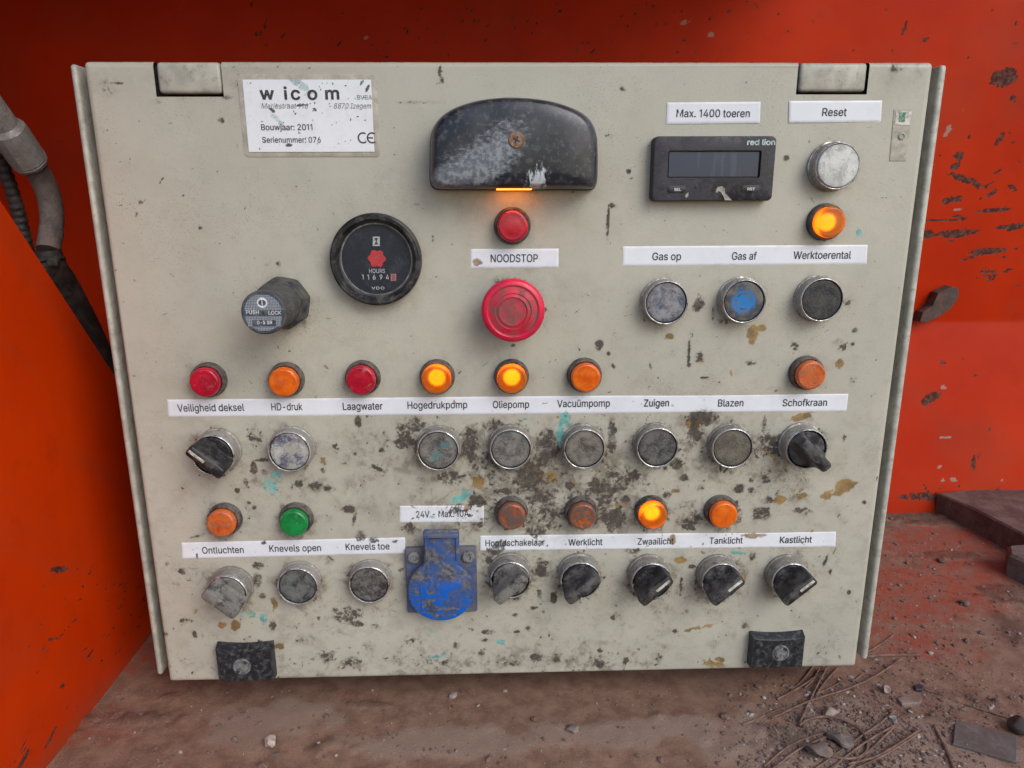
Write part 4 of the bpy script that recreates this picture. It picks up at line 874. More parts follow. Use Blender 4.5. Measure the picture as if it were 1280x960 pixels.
# rating plate: clear film border, white paper, print
def rating_plate():
    c = [at(*p, .0003) for p in ((296.5, 92.8), (472, 92.5), (474.5, 196), (306, 196.3))]
    x0, x1, z1, z0 = (c[0][0] + c[3][0]) / 2, (c[1][0] + c[2][0]) / 2, c[0][1], c[3][1]
    bm = bmesh.new()
    pts = round_rect(x0, x1, z0, z1, .003)
    layers(bm, [sec(pts, .0002), sec(pts, .0006), sec(inset(pts, .0003), .0007)])
    root = finish(bm, 'rating_plate', M['tape'], CAB)
    tag(root, 'rating plate sticker with the maker name, year of build and serial number')
    a = [at(*p, .0008) for p in ((304, 98.9), (464.5, 98.9), (468, 190), (310.5, 190))]
    X0, X1, ZA, ZB = (a[0][0] + a[3][0]) / 2, (a[1][0] + a[2][0]) / 2, a[0][1], a[3][1]
    g = Field(X0, X1, ZB, ZA, .0007)
    for k_ in 'kt': g.new(k_)
    for k_, px, py, rx, ry, an, st in (('t', 372, 102, 22, 6, -42, 1.1), ('t', 384, 118, 12, 4, -50, .9), ('t', 349, 152, 17, 4, -45, .8), ('t', 360, 172, 12, 4, -55, .55), ('t', 448, 106, 10, 8, 40, .45), ('k', 362, 181.5, 4, 1.6, 0, 1.2), ('k', 341, 138, 4, 1.6, -40, 1.2), ('k', 394, 137, 2.4, 1.4, -30, 1.1), ('k', 452, 104, 9, 2, 55, .7), ('k', 460, 110, 6, 2, 60, .8), ('k', 378, 131.7, 7, .9, 5, 1.3)):
        u, v = at(px, py); g.blob(k_, u, v, rx * .00057, ry * .00057, an, st)
    for i in range(120):
        u, v = at(rng.uniform(306, 466), rng.uniform(100, 188)); g.blob('k', u, v, rng.uniform(.4, 2.2) * .00055, .0005, rng.uniform(0, 180), rng.uniform(.3, .8))
    n = fbm(g.U * 500, g.V * 500, 4, 3)
    me = grid_mesh('white_panel', np.stack([g.U, g.U * 0 - .0011, g.V], -1), None, chan(sstep(.35, .6, g.z['k'] * (.3 + 1.2 * n)), n * 0, sstep(.35, .8, g.z['t'] * (.3 + 1.2 * n)) * .62, sstep(.5, .8, n) * .5))
    me.materials.append(M['plate paper'])
    mesh_obj('white_panel', me, root)
    h = .0013
    it = [('wicom', 324.4, 424, 116.6, 15.4, {'bold': .022, 'space': 1.62})]
    it += [('Bouwjaar: 2011', 326.3, 390.5, 159, 7.4, {'bold': .012}), ('Serienummer: 076', 327.8, 401, 174.8, 7.2, {'bold': .008})]
    lettering(it, h, root, M['ink'])
    lettering([('BVBA', 446.5, 465, 121.6, 5.6, {'bold': 0}), ('Mariestraat 116', 326.5, 385, 132.3, 6.6, {'bold': 0, 'shear': .22}), ('- 8870 Izegem', 411.5, 464, 132.3, 6.6, {'bold': 0, 'shear': .22})], h, root, M['grey ink'])
    # CE mark from two open rings
    bm = bmesh.new()
    for cx, arcs in ((453.8, (55, 305)), (465.2, (55, 305))):
        x, z = at(cx, 172.3, h); sc = abs(at(cx + 6.8, 172.3, h)[0] - x)
        for k in range(16):
            a0 = R(arcs[0] + (arcs[1] - arcs[0]) * k / 16); a1 = R(arcs[0] + (arcs[1] - arcs[0]) * (k + 1) / 16)
            bm.faces.new([bm.verts.new((x + math.cos(t) * q * sc, -h, z + math.sin(t) * q * sc)) for t, q in ((a0, 1), (a1, 1), (a1, .74), (a0, .74))])
        if cx > 460:
            bm.faces.new([bm.verts.new((x + p * sc, -h, z + q * sc)) for p, q in ((-.8, .12), (.15, .12), (.15, -.12), (-.8, -.12))])
    finish(bm, 'conformity_mark', M['ink'], root, smooth=0)
M['plate paper'] = paint('glossy plate paper', (.80, .83, .87), (.76, .80, .85), peel=.1, gloss=.3, dust=(.5, .5, .5), dust_amt=.2, teal=(.16, .25, .25))
rating_plate()

# clear film strip with a green printed end, right of Reset
def film_strip():
    c = [at(*p, .0003) for p in ((1117.5, 136.5), (1140.5, 136.7), (1133, 201.3), (1111.7, 201.3))]
    sh = lambda pts, h: [(x, -h, z) for x, z in pts]
    def quad(s0, s1, t0, t1):
        f = lambda s, t: tuple((c[0][i] * (1 - s) + c[1][i] * s) * (1 - t) + (c[3][i] * (1 - s) + c[2][i] * s) * t for i in (0, 1))
        return [f(s0, t1), f(s1, t1), f(s1, t0), f(s0, t0)]
    bm = bmesh.new()
    q = quad(0, 1, 0, 1)
    layers(bm, [sh(q, .0001), sh(q, .0005), sh(inset(q, .0004), .0006)])
    o = finish(bm, 'film_strip', M['tape film'], CAB, smooth=0)
    tag(o, 'narrow clear film strip with a white and green end near the upper right corner')
    bm = bmesh.new(); q = quad(.1, .95, .03, .30); layers(bm, [sh(q, .0006), sh(q, .00085)])
    finish(bm, 'white_end', M['pointer'], o, smooth=0)
    bm = bmesh.new(); q = quad(.30, .62, .06, .24); layers(bm, [sh(q, .00085), sh(q, .00105)])
    finish(bm, 'green_mark', dirty('green print', (.02, .22, .11), (.4, .45, .4), .4, 400, .5), o, smooth=0)
    x, z = at(1126.5, 170.5)
    bm = bmesh.new(); lathe(bm, [(.0024, .0004), (.0022, .0012), (.0015, .0014), (.0012, .0009), (0, .0009)], 20)
    finish(bm, 'rivet', M['body'], o, (x, 0, z))
M['tape film'] = dirty('clear film over paint', (.44, .42, .35), (.30, .28, .24), .35, 200, .3, bump=.05)
film_strip()

# ---- push buttons: chromed bezel with a flush cap
CAPS = {
    'white': cap_mat('white cap', (.66, .68, .66), (.40, .40, .37), .42),
    'grey worn': cap_mat('worn grey cap', (.03, .045, .075), (.27, .27, .275), .66, (.05, .08, .15), .60),
    'blue worn': None,
    'black': cap_mat('black cap', (.014, .015, .022), (.075, .072, .062), .46),
    'white smeared': cap_mat('smeared white cap', (.50, .50, .47), (.085, .09, .14), .55, (.36, .36, .31), .6),
    'dust teal': cap_mat('dusty teal cap', (.075, .072, .07), (.20, .19, .17), .62, (.07, .19, .20), .62),
    'dust': cap_mat('dusty cap', (.075, .07, .062), (.19, .175, .15), .66, (.05, .045, .04), .62),
    'dust dark': cap_mat('dark dusty cap', (.028, .028, .032), (.13, .125, .12), .56),
    'dust flat': cap_mat('flat dusty cap', (.095, .088, .072), (.16, .145, .11), .5, (.05, .045, .04), .62),
    'black green': cap_mat('green streaked cap', (.03, .034, .038), (.13, .135, .13), .6, (.03, .24, .15), .66),
    'black dust': cap_mat('scratched cap', (.03, .028, .03), (.16, .155, .145), .52, (.16, .05, .055), .71)}
def blue_cap():
    k = Nodes('blue worn cap')
    k.coord(False)
    sx = k.n('SeparateXYZ'); k.t.links.new(k.coord(), sx.inputs[0])
    rad = k.math('SQRT', k.math('ADD', k.math('MULTIPLY', sx.outputs[0], sx.outputs[0]), k.math('MULTIPLY', sx.outputs[2], sx.outputs[2])))
    n = k.noise(230, 4, .6)
    m = k.ramp(k.math('ADD', k.math('MULTIPLY', rad, 90), n), 1.35, 1.05)
    ring = k.math('MULTIPLY', k.ramp(rad, .0042, .0050), k.ramp(rad, .0062, .0054))
    m = k.math('MULTIPLY', m, k.math('SUBTRACT', 1.0, k.math('MULTIPLY', ring, k.ramp(k.noise(160, 3), .42, .5))))
    c = k.mix(k.ramp(k.noise(120, 4), .4, .65), (.045, .05, .06), (.14, .135, .125))
    c = k.mix(m, c, (.012, .17, .47))
    k.p(Base_Color=c, Roughness=.45); k.bump(n, .25, .0006)
    return k.m
CAPS['blue worn'] = blue_cap()
bm = bmesh.new()
lathe(bm, [(.0158, 0), (.0158, .0022), (.0150, .0026), (.0148, .0104), (.0147, .0123)], 56, mi=0)
lathe(bm, [(.0147, .0123), (.0144, .0129), (.0141, .0131), (.0138, .0129), (.0136, .0123)], 56, mi=1)
lathe(bm, [(.0136, .0123), (.0136, .004), (0, .004)], 56, mi=2)
bmesh.ops.remove_doubles(bm, verts=bm.verts, dist=1e-6)
bz = finish(bm, 'push_button', [M['dull chrome'], M['chrome'], M['dark']], CAB)
BEZEL_A = bz.data
PUSH_A = BEZEL_A.copy(); PUSH_A.transform(Matrix.Diagonal((1, .76, 1, 1)))
bpy.data.objects.remove(bz)
BEZEL_B = BEZEL_A.copy(); BEZEL_B.materials[0] = M['zinc dirt']
PUSH_B = PUSH_A.copy(); PUSH_B.materials[0] = M['zinc dirt']
def cap_mesh(mat, raised=0.0):
    b = bmesh.new()
    t = .0121 + raised
    lathe(b, [(0, .005), (.0133, .005), (.0133, t - .0010), (.0129, t - .0003), (.0122, t), (.0080, t - .0005), (0, t - .0007)], 48)
    o = finish(b, 'cap', mat)
    me = o.data; me.transform(Matrix.Diagonal((1, .76, 1, 1))); bpy.data.objects.remove(o)
    return me
for px, py, look, lab in PUSH:
    x, z = at(px, py, .0098)
    o = mesh_obj('push_button', PUSH_A if py < 540 or px < 400 or px > 440 and py > 700 else PUSH_B, CAB, (x, 0, z))
    tag(o, lab)
    c = mesh_obj('cap', cap_mesh(CAPS[look], .0022 if look == 'white' else 0), o)
    c.rotation_euler = (0, random.uniform(0, 0) if look == 'blue worn' else random.uniform(0, 6), 0)

# ---- indicator lights: black collar with a coloured lens, a bulb behind the lit ones
bm = bmesh.new()
lathe(bm, [(.0121, 0), (.0121, .0014), (.0117, .0019), (.0115, .0054), (.0111, .0060), (.0105, .0060), (.0103, .0050), (.0103, .0016), (0, .0016)], 44)
t_ = finish(bm, 'indicator_light', dirty('dusty black collar', (.026, .024, .023), (.14, .12, .105), .58, 170, .5)); COLLAR = t_.data; bpy.data.objects.remove(t_)
def lens_mesh(mat):
    b = bmesh.new()
    lathe(b, [(0, .0056), (.0100, .0056), (.0101, .0086), (.0099, .0098), (.0092, .0107), (.0086, .0110), (.0080, .0109), (.0050, .0113), (0, .0114)], 44)
    o = finish(b, 'lens', mat, smooth=50); me = o.data; bpy.data.objects.remove(o)
    return me
LENS = {k_: lens_mesh(M[k_]) for k_ in {a[2] for a in LIGHTS}}
bm = bmesh.new()
lathe(bm, [(.0055, .0018), (.0055, .0032), (.0042, .0044), (.0022, .0050), (0, .0052)], 24)
t_ = finish(bm, 'bulb', M['bulb']); BULB = t_.data; bpy.data.objects.remove(t_)
for px, py, look, lab in LIGHTS:
    x, z = at(px, py, .0112)
    o = mesh_obj('indicator_light', COLLAR, CAB, (x, 0, z)); tag(o, lab)
    l = mesh_obj('lens', LENS[look], o)
    l.rotation_euler = (0, random.uniform(0, 6), 0)
    if look == 'lens lit': mesh_obj('bulb', BULB, o)

# ---- selector switches: chromed bezel, dark disc with a grip across it
def knob_mesh(mat):
    b = bmesh.new()
    lathe(b, [(0, .006), (.0127, .006), (.0127, .0122), (.0120, .0130), (0, .0134)], 48)
    def s(L, w, h):
        return sec(round_rect(-L / 2, L / 2, -w / 2, w / 2, min(w * .3, .0022), 4), h)
    layers(b, [s(.0262, .0150, .0125), s(.0272, .0118, .0145), s(.0278, .0096, .0175), s(.0282, .0086, .0215), s(.0282, .0082, .0258), s(.0276, .0074, .0268), s(.0268, .0062, .0272)])
    o = finish(b, 'knob', mat, smooth=40); me = o.data; bpy.data.objects.remove(o)
    return me
KNOB = {k_: knob_mesh(M[k_]) for k_ in {a[3] for a in KNOBS}}
bm = bmesh.new(); box(bm, .0005, .0128, -.02745, -.0262, -.0011, .0011, .0004)
t_ = finish(bm, 'pointer', M['pointer']); POINTER = t_.data; bpy.data.objects.remove(t_)
for px, py, ang, look, mark, lab in KNOBS:
    x, z = at(px, py, .0128)
    o = mesh_obj('selector_switch', BEZEL_A if py < 600 else BEZEL_B, CAB, (x, 0, z)); tag(o, lab)
    kn = mesh_obj('knob', KNOB[look], o); kn.rotation_euler = (0, -R(ang), 0)
    if mark:
        p = mesh_obj('pointer', POINTER, o); p.rotation_euler = (0, -R(ang), 0)

# ---- emergency stop
x, z = at(641.5, 389, .022)
es = bmesh.new(); lathe(es, [(.0150, 0), (.0150, .006), (.0140, .007), (.0125, .0075), (.0125, .014), (0, .014)], 40)
es = finish(es, 'emergency_stop', M['black worn'], CAB, (x, 0, z)); tag(es, 'large red mushroom emergency stop button under the NOODSTOP label')
bm = bmesh.new()
lathe(bm, [(0, .0135), (.0165, .0135), (.0196, .0150), (.0204, .0168), (.0204, .0192), (.0198, .0208), (.0186, .0217), (.0163, .0222)], 72)
lathe(bm, [(.0163, .0222), (.0159, .0217), (.0155, .0218), (.0118, .0231), (.0114, .0226), (.0108, .0227), (.0092, .0236), (.0088, .0229), (.0080, .0228), (.0040, .0232), (0, .0233)], 72)
hd = finish(bm, 'mushroom_head', M['red head'], es, smooth=28)
bm = bmesh.new(); lathe(bm, [(.0206, .0170), (.0207, .0190), (.0200, .0211), (.0187, .0221), (.0170, .0225), (.0165, .0222)], 72)
finish(bm, 'rim', M['red head clean'], es)

# ---- hour meter
x, z = at(469.5, 325, .009)
bm = bmesh.new()
lathe(bm, [(.0292, 0), (.0296, .004), (.0298, .0075), (.0294, .0095), (.0282, .0104), (.0262, .0103), (.0250, .0090), (.0242, .0062), (.0236, .0058), (.0232, .0058), (.0228, .0030), (0, .0030)], 72)
hm = finish(bm, 'hour_meter', M['black'], CAB, (x, 0, z)); tag(hm, 'round black hour meter with a red star wheel in its dial')
bm = bmesh.new(); lathe(bm, [(.0231, .0031), (.0231, .0036), (0, .0036)], 64)
finish(bm, 'dial', dirty('dial face', (.008, .012, .024), (.04, .046, .06), .3, 80, .45, spec=.15), hm)
bm = bmesh.new()
lathe(bm, [(.0236, .0059), (.0229, .0063), (.0225, .0060), (.0229, .0056), (.0236, .0059)], 64)
finish(bm, 'inner_ring', dirty('grey ring', (.10, .10, .11), (.22, .22, .21), .5, 200, .5), hm)
bm = bmesh.new()
n_ = 60
pts = []
for i in range(n_):
    a = 2 * math.pi * i / n_
    r_ = .0054 + .0006 * math.cos(6 * a + .4)
    pts.append((r_ * math.cos(a), r_ * math.sin(a) + .0005))
layers(bm, [sec(pts, .0036), sec(pts, .0044), sec(inset(pts, .0003), .0046)])
finish(bm, 'star_wheel', dirty('red wheel', (.78, .02, .03), (.55, .1, .1), .2, 300, .5), hm, smooth=20)
HO = (x, 0, z)
lettering([('HOURS', 461.5, 481.2, 338.7, 5.2, {'bold': .0}), ('1', 452.3, 453.6, 346.3, 6), ('1', 459, 460.3, 346.3, 6), ('6', 466, 469.4, 346.3, 6), ('9', 474.5, 478, 346.3, 6), ('4', 482.4, 486, 346.3, 6), ('VDO', 464.5, 480.5, 360.2, 3.4, {'bold': .01, 'space': 1.15})], .0040, hm, M['white ink'], HO)
bm = bmesh.new()
def px_quad(b, p, h, org, th=.0002):
    q = [at(a_, b_, h) for a_, b_ in p]
    q = [(a_ - org[0], b_ - org[2]) for a_, b_ in q]
    layers(b, [sec(q, h - th), sec(q, h)])
px_quad(bm, [(488.5, 342.3), (495.2, 342.3), (495.2, 351), (488.5, 351)], .0041, HO)
cw = finish(bm, 'counter_wheel', dirty('pink counter wheel', (.55, .22, .24), (.4, .3, .3), .4, 300, .5), hm, smooth=0)
lettering([('8', 489.8, 494, 346.6, 6.2)], .0043, hm, dirty('red digit', (.5, .03, .05), (.4, .1, .1), .3, 400, .6), HO, 'digit')
bm = bmesh.new()
px_quad(bm, [(466, 295.8), (474.6, 295.8), (474.6, 307.4), (466, 307.4)], .0040, HO)
ic = finish(bm, 'hourglass_sign', M['white ink'], hm, smooth=0)
bm = bmesh.new()
px_quad(bm, [(467.6, 297.4), (473, 297.4), (470.8, 301.6), (469.8, 301.6)], .0043, HO); px_quad(bm, [(469.8, 301.6), (470.8, 301.6), (473, 305.8), (467.6, 305.8)], .0043, HO)
finish(bm, 'hourglass_mark', M['ink'], hm, smooth=0)
def glass_mat(name, scale=200, amt=.5, grain=True):
    k = Nodes(name)
    k.p(Base_Color=(1, 1, 1), Roughness=.03, IOR=1.45, Transmission_Weight=1.0)
    g = k.n('BsdfGlossy'); g.inputs['Roughness'].default_value = .08
    t = k.n('BsdfTransparent')
    d = k.n('BsdfDiffuse'); d.inputs['Color'].default_value = (.24, .26, .30, 1)
    fr = k.n('Fresnel'); fr.inputs[0].default_value = 1.2
    m1 = k.n('MixShader'); m2 = k.n('MixShader')
    k.t.links.new(fr.outputs[0], m1.inputs[0]); k.t.links.new(t.outputs[0], m1.inputs[1]); k.t.links.new(g.outputs[0], m1.inputs[2])
    sc = k.ramp(k.noise(scale, 5, .68, (1, 1, 3.0, 35), .25), .66, .78)
    sp = k.ramp(k.noise(scale * 4, 2, .6), .68, .74)
    k.t.links.new(k.math('ADD', k.math('MULTIPLY', (k.math('MAXIMUM', sc, sp) if grain else sc), amt), .05), m2.inputs[0])
    k.t.links.new(m1.outputs[0], m2.inputs[1]); k.t.links.new(d.outputs[0], m2.inputs[2])
    k.t.links.new(m2.outputs[0], k.out.inputs[0])
    return k.m
bm = bmesh.new(); lathe(bm, [(0, .0050), (.0231, .0050), (.0231, .0056), (0, .0056)], 64)
finish(bm, 'glass', glass_mat('scratched dial glass'), hm)

# ---- push lock knob
x, z = at(329.3, 390.8, .047)
bm = bmesh.new()
def ngon(r_, n, a0=0, rnd=.12, per=4):
    out = []
    for i in range(n):
        for k in range(per):
            t = (k / per - .5) * 2
            a = 2 * math.pi * (i + k / per) / n + a0
            rr = r_ * math.cos(math.pi / n) / math.cos(((k / per) - .5) * 2 * math.pi / n)
            out.append((min(rr, r_ * .985) * math.cos(a), min(rr, r_ * .985) * math.sin(a)))
    return out
o6 = ngon(.0178, 8, .2)
layers(bm, [sec(o6, 0), sec(o6, .0075), sec(inset(o6, .0009), .0088)])
lathe(bm, [(.0150, .0086), (.0146, .0098), (.0136, .0100), (0, .0100)], 48)
pl = finish(bm, 'push_lock', dirty('blue black plastic nut', (.022, .028, .045), (.10, .095, .08), .45, 100, .36), CAB, (x, 0, z), 25); tag(pl, 'black knurled push lock knob on an eight sided nut at the left')
bm = bmesh.new()
ns = 120
def knurl(r_, dr): return [((r_ + (dr if i % 2 else -dr)) * math.cos(2 * math.pi * i / ns), (r_ + (dr if i % 2 else -dr)) * math.sin(2 * math.pi * i / ns)) for i in range(ns)]
secs = [sec(knurl(.0133, 0), .0090)]
hh_ = .011
while hh_ < .0425:
    secs += [sec(knurl(.0133, .00022), hh_), sec(knurl(.0133, .00022), hh_ + .0013), sec(knurl(.0129, 0), hh_ + .0016), sec(knurl(.0129, 0), hh_ + .0019)]; hh_ += .0022
secs += [sec(knurl(.0133, 0), .0435), sec(knurl(.0134, 0), .0465), sec(knurl(.0128, 0), .0470)]
layers(bm, secs)
finish(bm, 'knob', dirty('dusty black plastic sleeve', (.028, .032, .040), (.11, .105, .095), .5, 160, .5), pl, smooth=25)
k = Nodes('hatched face'); k.coord(False)
ck = k.n('TexChecker'); mp = k.n('Mapping'); mp.inputs['Rotation'].default_value = (0, R(45), 0); mp.inputs['Location'].default_value = (.0131, .0131, .0131)
k.t.links.new(k.coord(), mp.inputs[0]); k.t.links.new(mp.outputs[0], ck.inputs[0]); ck.inputs['Scale'].default_value = 1500
ck.inputs['Color1'].default_value = (.06, .075, .10, 1); ck.inputs['Color2'].default_value = (.34, .38, .42, 1)
k.p(Base_Color=k.mix(k.math('MULTIPLY', k.ramp(k.noise(300, 3), .5, .65), .5), ck.outputs[0], (.16, .17, .19)), Roughness=.45)
M['hatch'] = k.m
M['face'] = dirty('dark face plate', (.045, .06, .085), (.13, .14, .16), .35, 200, .4)
bm = bmesh.new(); lathe(bm, [(.0126, .0468), (.0126, .0474), (0, .0474)], 48)
fp = finish(bm, 'face_plate', M['face'], pl)
PO = (x, 0, z)
def circ_seg(r_, z0, z1, n=24):
    "slice of a disc between two heights"
    a0, a1 = math.asin(max(-1, z0 / r_)), math.asin(min(1, z1 / r_))
    rt = [(r_ * math.cos(a0 + (a1 - a0) * i / n), r_ * math.sin(a0 + (a1 - a0) * i / n)) for i in range(n + 1)]
    return rt + [(-p, q) for p, q in rt[::-1]]
bm = bmesh.new()
for z0, z1 in ((.0016, .0108), (-.0046, -.0021), (-.0111, -.0085)):
    s_ = circ_seg(.0113, z0, z1); layers(bm, [sec(s_, .0474), sec(s_, .0476)])
for sx in (-1, 1):
    a_ = [(-.0098, -.0085), (-.0072, -.0085), (-.0072, -.0046), (-.0104, -.0046)] if sx < 0 else [(.0072, -.0085), (.0098, -.0085), (.0104, -.0046), (.0072, -.0046)]
    layers(bm, [sec(a_, .0474), sec(a_, .0476)])
finish(bm, 'hatched_print', M['hatch'], pl, smooth=0)
bm = bmesh.new(); lathe(bm, [(.0031, .0475), (.0031, .0478), (0, .0478)], 32); bmesh.ops.translate(bm, verts=bm.verts, vec=(0, 0, .0061))
finish(bm, 'round_sign', M['white ink'], pl)
bm = bmesh.new()
for sx in (-1, 1):
    a_ = [(sx * (.0003 + .0019 * math.sin(math.pi * i / 12)), .0061 + .0018 * math.cos(math.pi * i / 12)) for i in range(13)]
    layers(bm, [sec(a_, .0478), sec(a_, .0480)])
finish(bm, 'sign_halves', M['face'], pl, smooth=0)
lettering([('PUSH', 307.5, 323.5, 390.4, 4.6, {'bold': .01}), ('LOCK', 335.6, 351.5, 391, 4.6, {'bold': .01}), ('0-5 SR', 321.3, 340.3, 403.2, 4.2, {'bold': .012})], .0480, pl, M['white ink'], PO)
bm = bmesh.new(); lathe(bm, [(.0009, .0474), (.0009, .0478), (0, .0478)], 16); finish(bm, 'centre_hole', M['dark'], pl)

# ---- shielded work lamp, its light falling out underneath
def lamp():
    h0 = .026
    zf = lambda px, py: (500 + px / 3.5556, 90 + py / 3.5556)
    raw = [(500, 521), (700, 521), (820, 521), (848, 520), (862, 515), (872, 500), (877, 470), (878, 400), (877, 330), (872, 285), (858, 240), (832, 205), (795, 178), (740, 154), (680, 136), (610, 124), (540, 118), (470, 117), (400, 122), (330, 134), (270, 152), (225, 172), (188, 197), (160, 228), (144, 262), (137, 310), (134, 400), (134, 470), (139, 498), (152, 513), (170, 520), (200, 521), (300, 521)]
    cx, cz = at(*zf(506, 330), .012)
    pts = []
    for p in raw:
        q = at(*zf(*p), .012); pts.append((q[0] - cx, q[1] - cz))
    # denser, smooth outline
    n = len(pts); dense = []
    for i in range(n):
        a, b, c, d = (Vector(pts[(i + j - 1) % n]) for j in range(4))
        for k in range(4):
            t = k / 4
            v = .5 * ((2 * b) + (c - a) * t + (2 * a - 5 * b + 4 * c - d) * t * t + (3 * b - a - 3 * c + d) * t ** 3)
            dense.append((v.x, v.y))
    O = dense
    def shr(d):
        return inset(O, d)
    def sc(s): 
        return [(a * s, b * s) for a, b in O]
    bm = bmesh.new()
    layers(bm, [sec(sc(1.0), .0042), sec(sc(1.0), .012), sec(sc(.985), .0185), sec(sc(.955), .0225), sec(sc(.915), .0248), sec(sc(.86), .0260), sec(sc(.6), .0266), sec(sc(.2), .0268)])
    o = finish(bm, 'work_lamp', M['lamp mat'], CAB, (cx, 0, cz), 50); tag(o, 'black shielded lamp with pale scuffs in the upper middle of the door')
    bm = bmesh.new(); layers(bm, [sec(sc(1.02), 0), sec(sc(1.02), .0036), sec(sc(1.005), .0042)])
    finish(bm, 'gasket', M['dark'], o, smooth=40)
    sx, sz = at(*zf(517, 303), .026)
    bm = bmesh.new(); lathe(bm, [(.0052, .0262), (.0050, .0270), (.0042, .0276), (0, .0277)], 28)
    s = finish(bm, 'screw', M['rust screw'], o, (sx - cx, 0, sz - cz))
    bm = bmesh.new(); box(bm, -.0022, .0022, -.0279, -.0274, -.0004, .0004); box(bm, -.0004, .0004, -.02795, -.02745, -.0022, .0022)
    finish(bm, 'cross_slot', M['dark'], s, (0, 0, 0), 0, (0, R(25), 0))
    # dim bulb lens let into the underside
    zb = min(b for a, b in O)
    bm = bmesh.new(); box(bm, -.011, .011, -.0150, -.005, zb - .0002, zb + .002, .0001)
    finish(bm, 'lamp_lens', M['lamp strip'], o)
def lamp_mat():
    k = Nodes('scuffed lamp housing'); k.coord(False)
    sx = k.n('SeparateXYZ'); k.t.links.new(k.coord(), sx.inputs[0])
    X, Z = sx.outputs[0], sx.outputs[2]
    n1 = k.noise(60, 6, .7, (1, 1, 1.8, -30), .6); n2 = k.noise(260, 4, .7); n3 = k.noise(35, 4, .6)
    # scuffed band from lower left to the middle, and a white scrape near the lower right
    band = k.math('ABSOLUTE', k.math('SUBTRACT', k.math('ADD', Z, .006), k.math('MULTIPLY', k.math('ADD', X, .012), .62)))
    bm_ = k.math('MULTIPLY', k.ramp(band, .017, .004), k.ramp(X, .014, -.002))
    n4 = k.noise(120, 8, .78, (1, 1, 2.2, -32), .8)
    soft = k.math('MULTIPLY', k.ramp(band, .028, 0.0), k.ramp(X, .022, -.012))
    sc = k.ramp(k.math('ADD', k.math('MULTIPLY', soft, .40), n4), .62, .84)
    wx = k.math('ABSOLUTE', k.math('SUBTRACT', X, k.math('ADD', .020, k.math('MULTIPLY', Z, .30)))); wz = k.math('ABSOLUTE', k.math('ADD', Z, .022))
    wm = k.math('MULTIPLY', k.ramp(wx, .016, 0.0), k.ramp(wz, .020, .002))
    wh = k.ramp(k.math('ADD', k.math('MULTIPLY', wm, .36), k.noise(150, 7, .75, (2.6, 1, .8, 12), .5)), .74, .84)
    c = k.mix(k.ramp(n3, .38, .66), (.014, .017, .024), (.045, .047, .058))
    c = k.mix(k.math('MULTIPLY', k.ramp(n2, .50, .68), .7), c, (.105, .105, .11))
    c = k.mix(k.math('MULTIPLY', sc, .8), c, k.mix(k.ramp(n2, .4, .6), (.13, .15, .18), (.30, .33, .36)))
    c = k.mix(wh, c, (.52, .56, .60))
    k.p(Base_Color=c, Roughness=k.mixf(k.math('MAXIMUM', sc, wh), .30, .7))
    k.bump(k.math('ADD', n2, sc), .15, .0006)
    return k.m
M['lamp mat'] = lamp_mat()
lamp()

